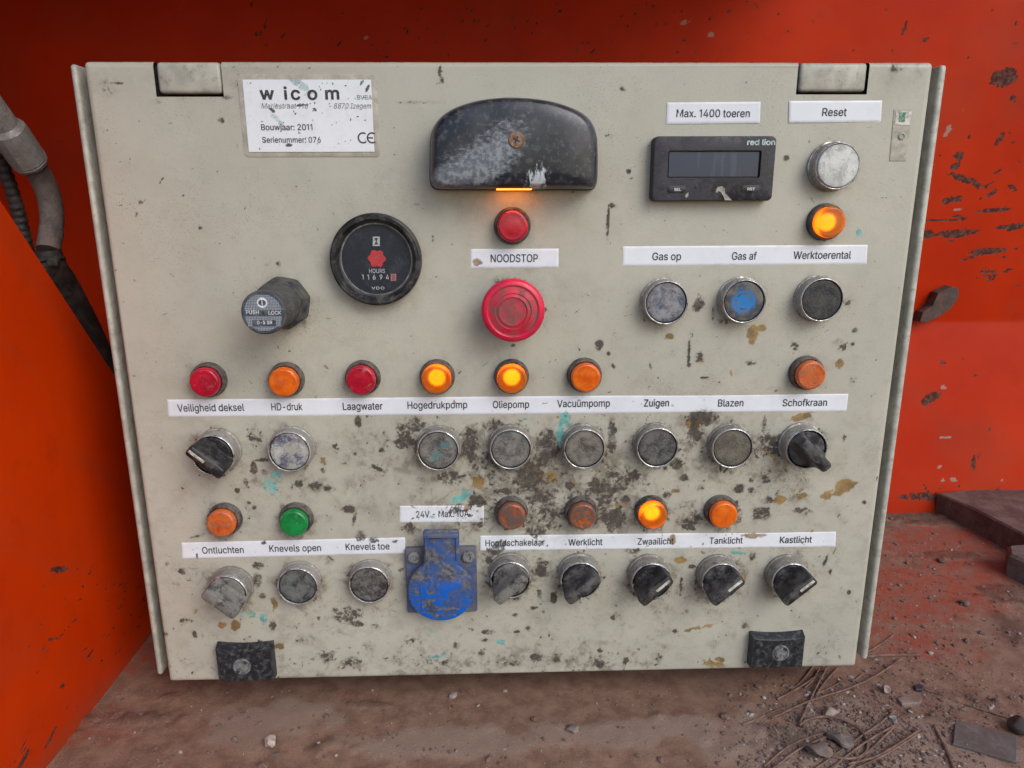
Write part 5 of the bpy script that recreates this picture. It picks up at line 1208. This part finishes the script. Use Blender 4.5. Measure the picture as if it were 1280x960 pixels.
# ---- digital counter
def counter():
    h0 = .0085
    zf = lambda px, py: (800 + px / 6.737, 160 + py / 6.737)
    c = [at(*zf(*p), h0) for p in ((128, 68), (1150, 66), (1108, 608), (112, 622))]
    x0, x1, z1, z0 = (c[0][0] + c[3][0]) / 2 - .0008, (c[1][0] + c[2][0]) / 2 + .0006, c[0][1], c[2][1] - .0004
    cx, cz = (x0 + x1) / 2, (z0 + z1) / 2
    org = (cx, 0, cz)
    pts = round_rect(x0 - cx, x1 - cx, z0 - cz, z1 - cz, .0032)
    w = [at(*zf(*p), h0) for p in ((236, 190), (1024, 188), (1012, 420), (232, 424))]
    wx0, wx1, wz1, wz0 = (w[0][0] + w[3][0]) / 2 - cx, (w[1][0] + w[2][0]) / 2 - cx, w[0][1] - cz, w[2][1] - cz
    win = round_rect(wx0, wx1, wz0, wz1, .0014)
    bm = bmesh.new()
    s0 = [sec(pts, 0), sec(pts, .0070), sec(inset(pts, .0006), .0082), sec(inset(pts, .0014), .0085)]
    rs = [[bm.verts.new(p) for p in s] for s in s0]
    rs += [[bm.verts.new(p) for p in s] for s in (sec(win, .0085), sec(inset(win, .0002), .0062))]
    n = len(pts)
    for a, b in zip(rs, rs[1:]):
        for i in range(n): bm.faces.new((a[i], a[(i + 1) % n], b[(i + 1) % n], b[i]))
    bm.faces.new(rs[0]); bm.faces.new(rs[-1][::-1])
    o = finish(bm, 'speed_counter', dirty('dusty counter housing', (.013, .014, .021), (.060, .058, .070), .48, 55, .42, dirt2=(.022, .022, .028), d2=.66), CAB, org, 30); tag(o, 'rectangular black digital counter with an unlit display')
    di = round_rect(wx0 + .0011, wx1 - .0011, wz0 + .0009, wz1 - .0009, .0005)
    bm = bmesh.new(); layers(bm, [sec(di, .0063), sec(di, .0070)])
    k = Nodes('dead display'); k.coord(False)
    st = k.ramp(k.noise(60, 2, .5, (4.0, 1, .3)), .56, .66)
    cc = k.mix(k.math('MULTIPLY', st, .3), (.016, .032, .075), (.07, .10, .16))
    sw = k.ramp(k.noise(150, 4, .7, (1, 1, 2.5, 20)), .60, .74)
    cc = k.mix(k.math('MULTIPLY', sw, .35), cc, (.16, .18, .20))
    k.p(Base_Color=cc, Roughness=k.mixf(sw, .12, .5), Specular_IOR_Level=.45)
    finish(bm, 'display', k.m, o, smooth=0)
    for a, b, tx in (((232, 486), (385, 546), None), ((852, 482), (1008, 540), None)):
        p = at(*zf(*a), h0); q = at(*zf(*b), h0)
        kp = round_rect(p[0] - cx, q[0] - cx, q[1] - cz, p[1] - cz, (p[1] - q[1]) * .42, 5)
        bm = bmesh.new(); layers(bm, [sec(kp, .0084), sec(kp, .0088), sec(inset(kp, .0006), .0091)])
        finish(bm, 'key', dirty('counter key', (.02, .02, .022), (.08, .08, .08), .4, 200, .5), o, smooth=30)
    g = lambda *p: zf(*p)
    w_ = lambda s, a, b, y, hgt, **kw: (s, zf(a, 0)[0], zf(b, 0)[0], zf(0, y)[1], hgt / 6.737, kw)
    lettering([w_('SEL', 288, 345, 518, 22, bold=.02), w_('RST', 905, 968, 514, 22, bold=.02)], .0094, o, M['white ink'], org)
    lettering([w_('red lion', 902, 1140, 120, 46, bold=.028)], .0088, o, dirty('pale blue print', (.55, .68, .70), (.3, .4, .4), .4, 300, .5, bump=0), org, 'maker_name')
    bm = bmesh.new()
    q = [at(*zf(*p), .0087) for p in ((640, 520), (652, 498), (690, 490), (712, 510), (716, 545), (745, 580), (775, 610), (715, 608), (700, 570), (680, 540), (660, 530), (650, 545), (637, 540))]
    q = [(a - cx, b - cz) for a, b in q][::-1]
    layers(bm, [sec(q, .0083), sec(q, .0088)])
    q = [at(*zf(*p), .0087) for p in ((378, 580), (385, 560), (408, 540), (406, 575), (390, 590))]
    q = [(a - cx, b - cz) for a, b in q][::-1]
    layers(bm, [sec(q, .0083), sec(q, .0088)])
    finish(bm, 'paint_splash', dirty('beige paint drip', (.42, .40, .34), (.2, .19, .17), .4, 300, .6), o, smooth=0)
counter()

# ---- blue power socket with a sprung lid
def socket():
    zf = lambda px, py: (490 + px / 5.3333, 620 + py / 5.3333)
    c = [at(*zf(*p), .004) for p in ((90, 352), (566, 350), (566, 772), (98, 778))]
    x0, x1, z1, z0 = (c[0][0] + c[3][0]) / 2, (c[1][0] + c[2][0]) / 2, c[0][1], c[2][1]
    cx, cz = (x0 + x1) / 2, (z0 + z1) / 2
    org = (cx, 0, cz)
    pts = round_rect(x0 - cx, x1 - cx, z0 - cz, z1 - cz, .0018)
    bm = bmesh.new(); layers(bm, [sec(pts, 0), sec(pts, .0035), sec(inset(pts, .0008), .0043)])
    o = finish(bm, 'power_socket', M['sock plate'], CAB, org, 30); tag(o, 'blue power socket with a closed round lid under the 24V label')
    for p in ((146, 416), (508, 410)):
        sx, sz = at(*zf(*p), .006)
        bm = bmesh.new(); lathe(bm, [(.0046, .0042), (.0046, .0058), (.0038, .0066), (.0022, .0067), (.0019, .0056), (0, .0056)], 24)
        finish(bm, 'screw', M['lock'], o, (sx - cx, 0, sz - cz))
    # socket barrel under the lid
    hl = .013
    lx, lz = at(*zf(325, 640), hl); lr = abs(at(*zf(325 + 222, 640), hl)[0] - lx)
    bm = bmesh.new(); lathe(bm, [(lr * .93, .004), (lr * .93, .0085), (0, .0085)], 48)
    finish(bm, 'barrel', M['sock plate'], o, (lx - cx, 0, lz - cz))
    t = [at(*zf(*p), hl) for p in ((206, 240), (445, 240), (445, 430), (206, 430))]
    out = []
    for i in range(49):                       # circle from the right shoulder clockwise to the left shoulder, then the tongue
        a = R(58 - (360 - 64) * i / 48)
        out.append((lx - cx + lr * math.cos(a), lz - cz + lr * math.sin(a)))
    tx0, tx1, tz1, tz0 = t[0][0] - cx, t[1][0] - cx, t[0][1] - cz, t[2][1] - cz
    out += [(tx0, tz0 - .001), (tx0, tz0 + .004), (tx0, tz1 - .001), (tx0 + .001, tz1), (tx1 - .001, tz1), (tx1, tz1 - .001), (tx1, tz0 + .004), (tx1, tz0 - .001)]
    out = out[::-1]
    bm = bmesh.new(); layers(bm, [sec(out, .0085), sec(out, .0118), sec(inset(out, .0008), .0128), sec(inset(out, .0018), .0131)])
    lid = finish(bm, 'lid', M['sock lid'], o, smooth=30)
    bm = bmesh.new()
    fr = [at(*zf(*p), hl) for p in ((192, 600), (440, 600), (440, 755), (192, 755))]
    a0, a1, b1, b0 = fr[0][0] - cx, fr[1][0] - cx, fr[0][1] - cz, fr[2][1] - cz
    for q in ((a0, a1, b0, b0 + .0008, .0136), (a0, a0 + .0007, b0 + .001, b1, .0136), (tx0 + .0012, tx0 + .0022, tz0, tz1 - .002, .0140), (tx1 - .0024, tx1 - .0014, tz0, tz1 - .002, .0140)):
        bm = bmesh.new(); box(bm, q[0], q[1], -q[4], -.0127, q[2], q[3], .0003)
        finish(bm, 'rib', M['sock lid'], lid)
    bm = bmesh.new()
    box(bm, tx0 + .0004, tx1 - .0004, -.0152, -.012, tz1 - .0042, tz1 - .0008, .0008)
    finish(bm, 'hinge_bar', M['sock plate'], lid)
    bm = bmesh.new(); box(bm, (tx0 + tx1) / 2 - .0022, (tx0 + tx1) / 2 - .0008, -.01305, -.0120, tz1 - .0085, tz1 - .0048)
    box(bm, tx0 + .0035, (tx0 + tx1) / 2 - .0008, -.01345, -.0120, tz1 - .0053, tz1 - .0047)
    finish(bm, 'spring_slot', M['dark'], lid, smooth=0)
def lid_mat():
    k = Nodes('worn blue lid'); k.coord(False)
    n1 = k.noise(55, 5, .62, None, .6); n2 = k.noise(330, 4, .7)
    sx = k.n('SeparateXYZ'); k.t.links.new(k.coord(), sx.inputs[0])
    z = sx.outputs[2]
    c = k.mix(k.ramp(n2, .3, .7), (.022, .075, .26), (.06, .10, .22))
    low = k.ramp(z, .012, -.004)
    clean = k.math('MULTIPLY', k.ramp(n1, .48, .53), low)
    c = k.mix(k.math('MULTIPLY', k.ramp(k.noise(80, 5, .65, None, .5), .46, .56), .92), c, k.mix(k.ramp(n2, .4, .6), (.05, .053, .060), (.16, .155, .15)))
    c = k.mix(clean, c, (.004, .11, .50))
    c = k.mix(k.math('MULTIPLY', k.ramp(n2, .64, .70), .6), c, (.25, .24, .22))
    k.p(Base_Color=c, Roughness=k.mixf(clean, .6, .33)); k.bump(k.math('ADD', n2, clean), .2, .0005)
    return k.m
M['sock lid'] = lid_mat()
socket()

# ---- quarter turn catches in the lower corners
def catch(q, lk, lab, mat):
    "front face corners TL, TR, BR, BL and lock centre in the photo"
    h0 = .0075
    c = [at(*p, h0) for p in q]
    x0, x1, z1, z0 = (c[0][0] + c[3][0]) / 2, (c[1][0] + c[2][0]) / 2, (c[0][1] + c[1][1]) / 2, (c[2][1] + c[3][1]) / 2
    z0 = max(z0, Z0 + .0006)
    cx, cz = (x0 + x1) / 2, (z0 + z1) / 2
    w, hgt = (x1 - x0) / 2, (z1 - z0) / 2
    top = [(w * (1 - i / 6), hgt - .0016 * (1 - (1 - i / 6) ** 2)) for i in range(13)]
    pts = [(-w, -hgt), (w, -hgt)] + top
    bm = bmesh.new(); layers(bm, [sec([(a * 1.02, b + (.0022 if b > 0 else 0)) for a, b in pts], 0), sec([(a, b + (.0004 if b > 0 else 0)) for a, b in pts], .0066), sec(inset(pts, .0005), .0075)])
    o = finish(bm, 'door_catch', mat, CAB, (cx, 0, cz), 30); tag(o, lab)
    lx, lz = at(*lk, h0)
    bm = bmesh.new()
    lathe(bm, [(.0068, .0070), (.0066, .0082), (.0054, .0084), (.0050, .0078), (.0046, .0078), (.0044, .0083), (0, .0084)], 32)
    l = finish(bm, 'lock', M['lock'], o, (lx - cx, 0, lz - cz))
    bm = bmesh.new()
    for s in (-1, 1): box(bm, s * .0048 - .0010, s * .0048 + .0010, -.0089, -.0076, -.0013, .0013, .0002)
    finish(bm, 'slot', M['dark'], l, smooth=0, rot=(0, R(-50), 0))
M['catch'] = dirty('speckled black catch', (.013, .015, .021), (.085, .09, .095), .30, 260, .40)
catch([(269, 812), (340, 810.5), (341, 850.5), (273, 852)], (302.5, 833), 'black door catch in the lower left corner', M['catch'])
catch([(941, 798.5), (1007.5, 797), (1002.5, 834), (938.5, 835.5)], (975.5, 816), 'black door catch in the lower right corner', M['catch'])
# ------------------------------------------------------------------ things round the cabinet
# hydraulic hose with its crimped end, behind the orange plate
HX = -.348
def build_hose():
    pts = [at_x(px, py, HX) for px, py in ((-70, 50), (-30, 108), (5, 156), (30, 192), (50, 219), (62, 249), (65, 280), (60, 312), (66, 335), (79, 354), (104, 400), (130, 455), (152, 505))]
    root = thing('hydraulic_hose', 'grey hydraulic hose with a crimped metal sleeve left of the cabinet', 'hose', pts[4])
    o = pts[4]
    L = lambda P: [p - o for p in P]
    bm = bmesh.new(); tube(bm, L(spline(pts[2:8], 10)), .0082, 20)
    finish(bm, 'rubber_hose', dirty('dusty grey rubber', (.085, .070, .066), (.16, .12, .105), .6, 90, .7, dirt2=(.20, .165, .15), d2=.66), root, (0, 0, 0), 60)
    bm = bmesh.new(); sp = spline(pts[7:], 10); tube(bm, L(sp), [.0084 + .0018 * min(1, i / 8) for i in range(len(sp))], 20)
    finish(bm, 'lower_hose', dirty('black lower hose', (.014, .012, .012), (.05, .035, .03), .4, 80, .6), root, (0, 0, 0), 60)  # lower run of the hose, darker and slightly thicker
    bm = bmesh.new()
    sp = spline(L(pts[:4]) + [pts[3] - o + (pts[4] - pts[3]) * .45], 8)
    n = len(sp)
    tube(bm, sp, [.0090 if i < n * .50 else (.0118 if i < n * .53 else (.0124 if i % 2 else .0121) if i < n - 2 else .0112) for i in range(n)], 14)
    finish(bm, 'sleeve', dirty('dull zinc sleeve', (.36, .35, .35), (.18, .155, .145), .5, 150, .45, metal=.3), root, (0, 0, 0), 24)
    # cable tie
    t = at_x(62, 326, HX) - o
    bm = bmesh.new()
    ring = [t + Vector((.0093 * math.cos(a), -.0093 * math.sin(a), .0026 * math.sin(a + 1))) for a in [2 * math.pi * i / 24 for i in range(25)]]
    tube(bm, ring, .0016, 8, False)
    box(bm, t.x + .005, t.x + .013, t.y - .013, t.y - .008, t.z - .003, t.z + .003, .001)
    tail = [t + Vector((-.010, -.012, .002)), t + Vector((-.018, -.014, .006)), t + Vector((-.024, -.012, .012))]
    tube(bm, spline(tail, 5), .0013, 6)
    finish(bm, 'cable_tie', M['dark'], root)
build_hose()
def build_cable():
    pts = [at_x(px, py, -.372) for px, py in ((-30, 150), (2, 205), (22, 262), (34, 312), (52, 350), (85, 395), (130, 452), (165, 500))]
    bm = bmesh.new(); sp = spline(pts, 24)
    tube(bm, [p - pts[3] for p in sp], [.0052 if (i // 2) % 2 else .0045 for i in range(len(sp))], 12)
    tag(finish(bm, 'cable', dirty('black corrugated conduit', (.012, .011, .012), (.05, .035, .03), .4, 90, .6), None, pts[3], 60), 'thin black ribbed cable hanging beside the grey hose', 'cable')
build_cable()

# rusty slabs on the right of the floor
RUST = dirty('rusty brown slab', (.105, .052, .046), (.15, .10, .085), .5, 30, .8, dirt2=(.06, .035, .03), d2=.6)
def prism_on_floor(name, corners, h, lab, cat, mat, bev=.0015, lift=0.0):
    "top outline measured in the photo at height h"
    tp = [on_floor(px, py, h) for px, py in corners]
    c = sum(tp, Vector()) / len(tp)
    b = min(ground(p.x, p.y) for p in tp) - .001 + lift
    bm = bmesh.new()
    top = [(p.x - c.x, p.y - c.y) for p in tp]
    ar = sum(a[0] * b_[1] - b_[0] * a[1] for a, b_ in zip(top, top[1:] + top[:1]))
    if ar < 0: top = top[::-1]
    ins = inset(top, bev)
    layers(bm, [[(x, y, 0) for x, y in top], [(x, y, h - b - bev) for x, y in top], [(x, y, h - b) for x, y in ins]])
    return tag(finish(bm, name, mat, None, (c.x, c.y, b), 20), lab, cat)
prism_on_floor('steel_slab', [(1172, 616), (1225, 611), (1330, 612), (1400, 680), (1296, 676), (1252, 653), (1215, 634)], .028, 'wide rust brown slab lying against the back wall at the right', 'slab', RUST, .002)
prism_on_floor('concrete_block', [(1260, 681), (1300, 678), (1340, 705), (1330, 722), (1262, 692)], .026, 'grey brown block at the right edge in front of the slab', 'block', dirty('grey brown block', (.17, .13, .12), (.10, .07, .06), .5, 40, .85), .003)
prism_on_floor('steel_offcut', [(1194, 899), (1272, 920), (1271, 952), (1191, 929)], .0035, 'flat grey rectangular offcut in the lower right corner', 'offcut', dirty('grey offcut', (.15, .125, .12), (.10, .075, .065), .55, 45, .7, dirt2=(.20, .17, .16), d2=.66), .0008)
prism_on_floor('flat_chip', [(1121, 872), (1134, 868), (1153, 872), (1151, 878), (1128, 880)], .0025, 'pale flat chip of rust beyond the wires', 'chip', dirty('pale chip', (.27, .20, .17), (.16, .10, .08), .5, 90, .85), .0008)
prism_on_floor('lens_chip', [(1142, 856), (1148, 854), (1156, 857), (1153, 862), (1145, 861)], .0022, 'small dark blue chip on the floor right of the cabinet', 'chip', dirty('dark blue chip', (.02, .035, .05), (.06, .05, .05), .4, 200, .5), .0006)

# pebbles
def stone(name, px, py, r, lab, col, squash=.7, seed=0):
    p = on_floor(px, py, r * .5)
    rs = random.Random(seed)
    bm = bmesh.new()
    bmesh.ops.create_icosphere(bm, subdivisions=3, radius=r)
    off = [Vector((rs.uniform(-1, 1), rs.uniform(-1, 1), rs.uniform(-1, 1))).normalized() for _ in range(9)]
    for v in bm.verts:
        d = v.co.normalized()
        for q in off:
            k_ = d.dot(q)
            if k_ > .72: v.co -= q * (k_ - .72) * r * 1.1
        v.co.x *= 1.15; v.co.z *= squash
    zmin = min(v.co.z for v in bm.verts)
    return tag(finish(bm, name, dirty(lab, col, tuple(c * .6 for c in col), .5, 140, .85, bump=.4), None, (p.x, p.y, ground(p.x, p.y) - zmin - .0006), 30, (0, 0, rs.uniform(0, 6))), lab, 'stone')
stone('pebble', 338, 930, .0052, 'pale pebble on the floor below the left door catch', (.50, .42, .36), .8, 1)
stone('pebble', 716, 910, .0050, 'grey flat pebble on the floor below the middle of the cabinet', (.26, .21, .19), .45, 2)
stone('pebble', 1039, 893, .0060, 'pale brown pebble among the wires', (.36, .28, .23), .7, 3)
stone('pebble', 1107, 862, .0036, 'tiny pale pebble beside the cabinet corner', (.36, .27, .23), .9, 4)
stone('pebble', 1050, 925, .0085, 'larger grey pebble inside the rusty ring', (.20, .16, .14), .5, 5)
stone('pebble', 1022, 940, .0085, 'grey brown pebble in front of the rusty ring', (.18, .135, .115), .5, 6)
stone('pebble', 1176, 700, .0046, 'dark stone on the red floor behind the cabinet', (.14, .09, .075), .5, 7)
stone('pebble', 1206, 752, .0052, 'dark flat stone with a white spot near the slab', (.15, .10, .085), .45, 8)
stone('pebble', 1116, 900, .0036, 'small whitish pebble beside the pale chip', (.42, .36, .32), .7, 9)
stone('pebble', 1276, 908, .0085, 'dark lump at the right edge beside the grey offcut', (.06, .04, .035), .7, 10)

# rusty wires: each one its own rod
RW = dirty('rusty wire', (.125, .065, .048), (.22, .135, .10), .5, 120, .8)
def wire(pts, lab, r=.0009, group='rusty wires on the floor', lift=0.0):
    P = []
    for px, py in pts:
        p = on_floor(px, py, .003); P.append(Vector((p.x, p.y, ground(p.x, p.y) + r * .8 + lift * .7)))
    o = P[0].copy()
    bm = bmesh.new(); sp = spline(P, 8)
    sp = [p + Vector((0, 0, .00012 * math.sin(i * 1.7))) for i, p in enumerate(sp)]
    tube(bm, [p - o for p in sp], r, 8)
    return tag(finish(bm, 'wire', RW, None, o, 60), lab, 'wire', group)
A_ = 'rusty wire of the bundle sticking out under the lower right cabinet corner'
for q, l in (([(988, 862), (1004, 846), (1018, 828)], 0), ([(972, 873), (1000, 857), (1030, 836)], .001), ([(1000, 903), (1016, 868), (1034, 832)], .003), ([(1020, 868), (1032, 850), (1048, 832)], .002), ([(1006, 858), (1016, 848), (1024, 834)], .0012)):
    wire(q, A_, .00075, lift=l)
wire([(928, 904), (968, 886), (1012, 869), (1052, 849)], 'long straight rusty wire running from the bundle towards the lower left', .0007)
wire([(965, 897), (1010, 878), (1060, 860), (1092, 845), (1128, 822)], 'longest rusty wire passing behind the cabinet corner bundle', .0007, lift=.003)
wire([(1084, 812), (1100, 803), (1118, 790)], 'short rusty wire beside the right lip of the cabinet', .0007)
wire([(1084, 818), (1110, 816), (1150, 816)], 'thick pale wire lying crosswise right of the cabinet', .0013)
wire([(1070, 846), (1080, 838), (1090, 841), (1076, 849), (1069, 847)], 'small wire bent into a flat loop at the cabinet corner', .0007)
wire([(1143, 853), (1170, 863), (1215, 880), (1282, 900)], 'long thin wire running to the right edge of the floor', .0007)
for q, l in (([(955, 956), (985, 935), (1020, 920), (1050, 912)], 0), ([(962, 964), (1000, 938), (1046, 916)], .002)):
    wire(q, 'rusty wire of the pair leading to the rusty ring', .00075, lift=l)
for q, l in (([(1015, 962), (1060, 932), (1098, 905), (1120, 885)], .001), ([(1030, 966), (1080, 930), (1119, 907)], .003), ([(1056, 962), (1090, 935), (1120, 906)], .0016), ([(1070, 958), (1110, 940), (1150, 915)], .0005), ([(1060, 956), (1100, 944), (1152, 912)], .003)):
    wire(q, 'rusty wire in the sheaf at the bottom right of the picture', .00075, lift=l)
wire([(1168, 905), (1180, 930), (1194, 962)], 'short dark wire left of the grey offcut', .0013)
# rusty ring
p = on_floor(1040, 922, .003)
bm = bmesh.new()
ring = [Vector((.024 * math.cos(a), .021 * math.sin(a), .0022 + .0012 * math.sin(a * 2))) for a in [R(-140 + 280 * i / 40) for i in range(41)]]
tube(bm, ring, .0010, 8)
tag(finish(bm, 'ring', RW, None, (p.x, p.y, ground(p.x, p.y)), 60), 'open rusty metal ring lying among the wires', 'ring')

# grit: loose crumbs over the floor, more at the right front
def grit():
    bm = bmesh.new()
    tmpl = bmesh.new(); bmesh.ops.create_icosphere(tmpl, subdivisions=1, radius=1.0)
    tv = [v.co.copy() for v in tmpl.verts]; tf = [[v.index for v in f.verts] for f in tmpl.faces]; tmpl.free()
    V, Fc, mi = [], [], []
    rs = random.Random(5)
    for i in range(6500):
        q = rs.random()
        if q < .55: px, py = rs.gauss(1110, 110), rs.uniform(640, 965)
        elif q < .8: px, py = rs.uniform(0, 1280), rs.uniform(860, 965)
        else: px, py = rs.gauss(1060, 60), rs.gauss(920, 30)
        if px < 1080 and py < 845 or py < 630: continue
        if px < 900 and rs.random() < .6: continue
        p = on_floor(px, py)
        if p.x > .9 or p.y > .33 or p.x < PX + .008: continue
        r = min(.0030, .00035 + rs.expovariate(1 / .00042))
        z = ground(p.x, p.y) + r * .25
        a, b, c = rs.uniform(.6, 1.6), rs.uniform(.6, 1.3), rs.uniform(.4, .8)
        rot = rs.uniform(0, 6.28); cs, sn = math.cos(rot), math.sin(rot)
        n0 = len(V)
        for t in tv:
            j = 1 + rs.uniform(-.28, .28)
            x, y, zz = t.x * a * r * j, t.y * b * r * j, t.z * c * r * j
            V.append((p.x + x * cs - y * sn, p.y + x * sn + y * cs, z + zz))
        m = 0 if rs.random() < .62 else (1 if rs.random() < .72 else 2)
        for f in tf: Fc.append([n0 + k for k in f]); mi.append(m)
    me = bpy.data.meshes.new('grit'); me.from_pydata(V, [], Fc)
    for c_ in (dirty('brown crumbs', (.13, .080, .062), (.19, .125, .10), .5, 200, .9), dirty('grey crumbs', (.20, .155, .135), (.12, .085, .07), .5, 200, .9), dirty('white crumbs', (.42, .37, .34), (.25, .2, .18), .4, 200, .8)):
        me.materials.append(c_)
    me.polygons.foreach_set('material_index', mi)
    tag(mesh_obj('grit', me), 'loose brown grit and crumbs scattered over the floor', 'grit', kind='stuff')
grit()
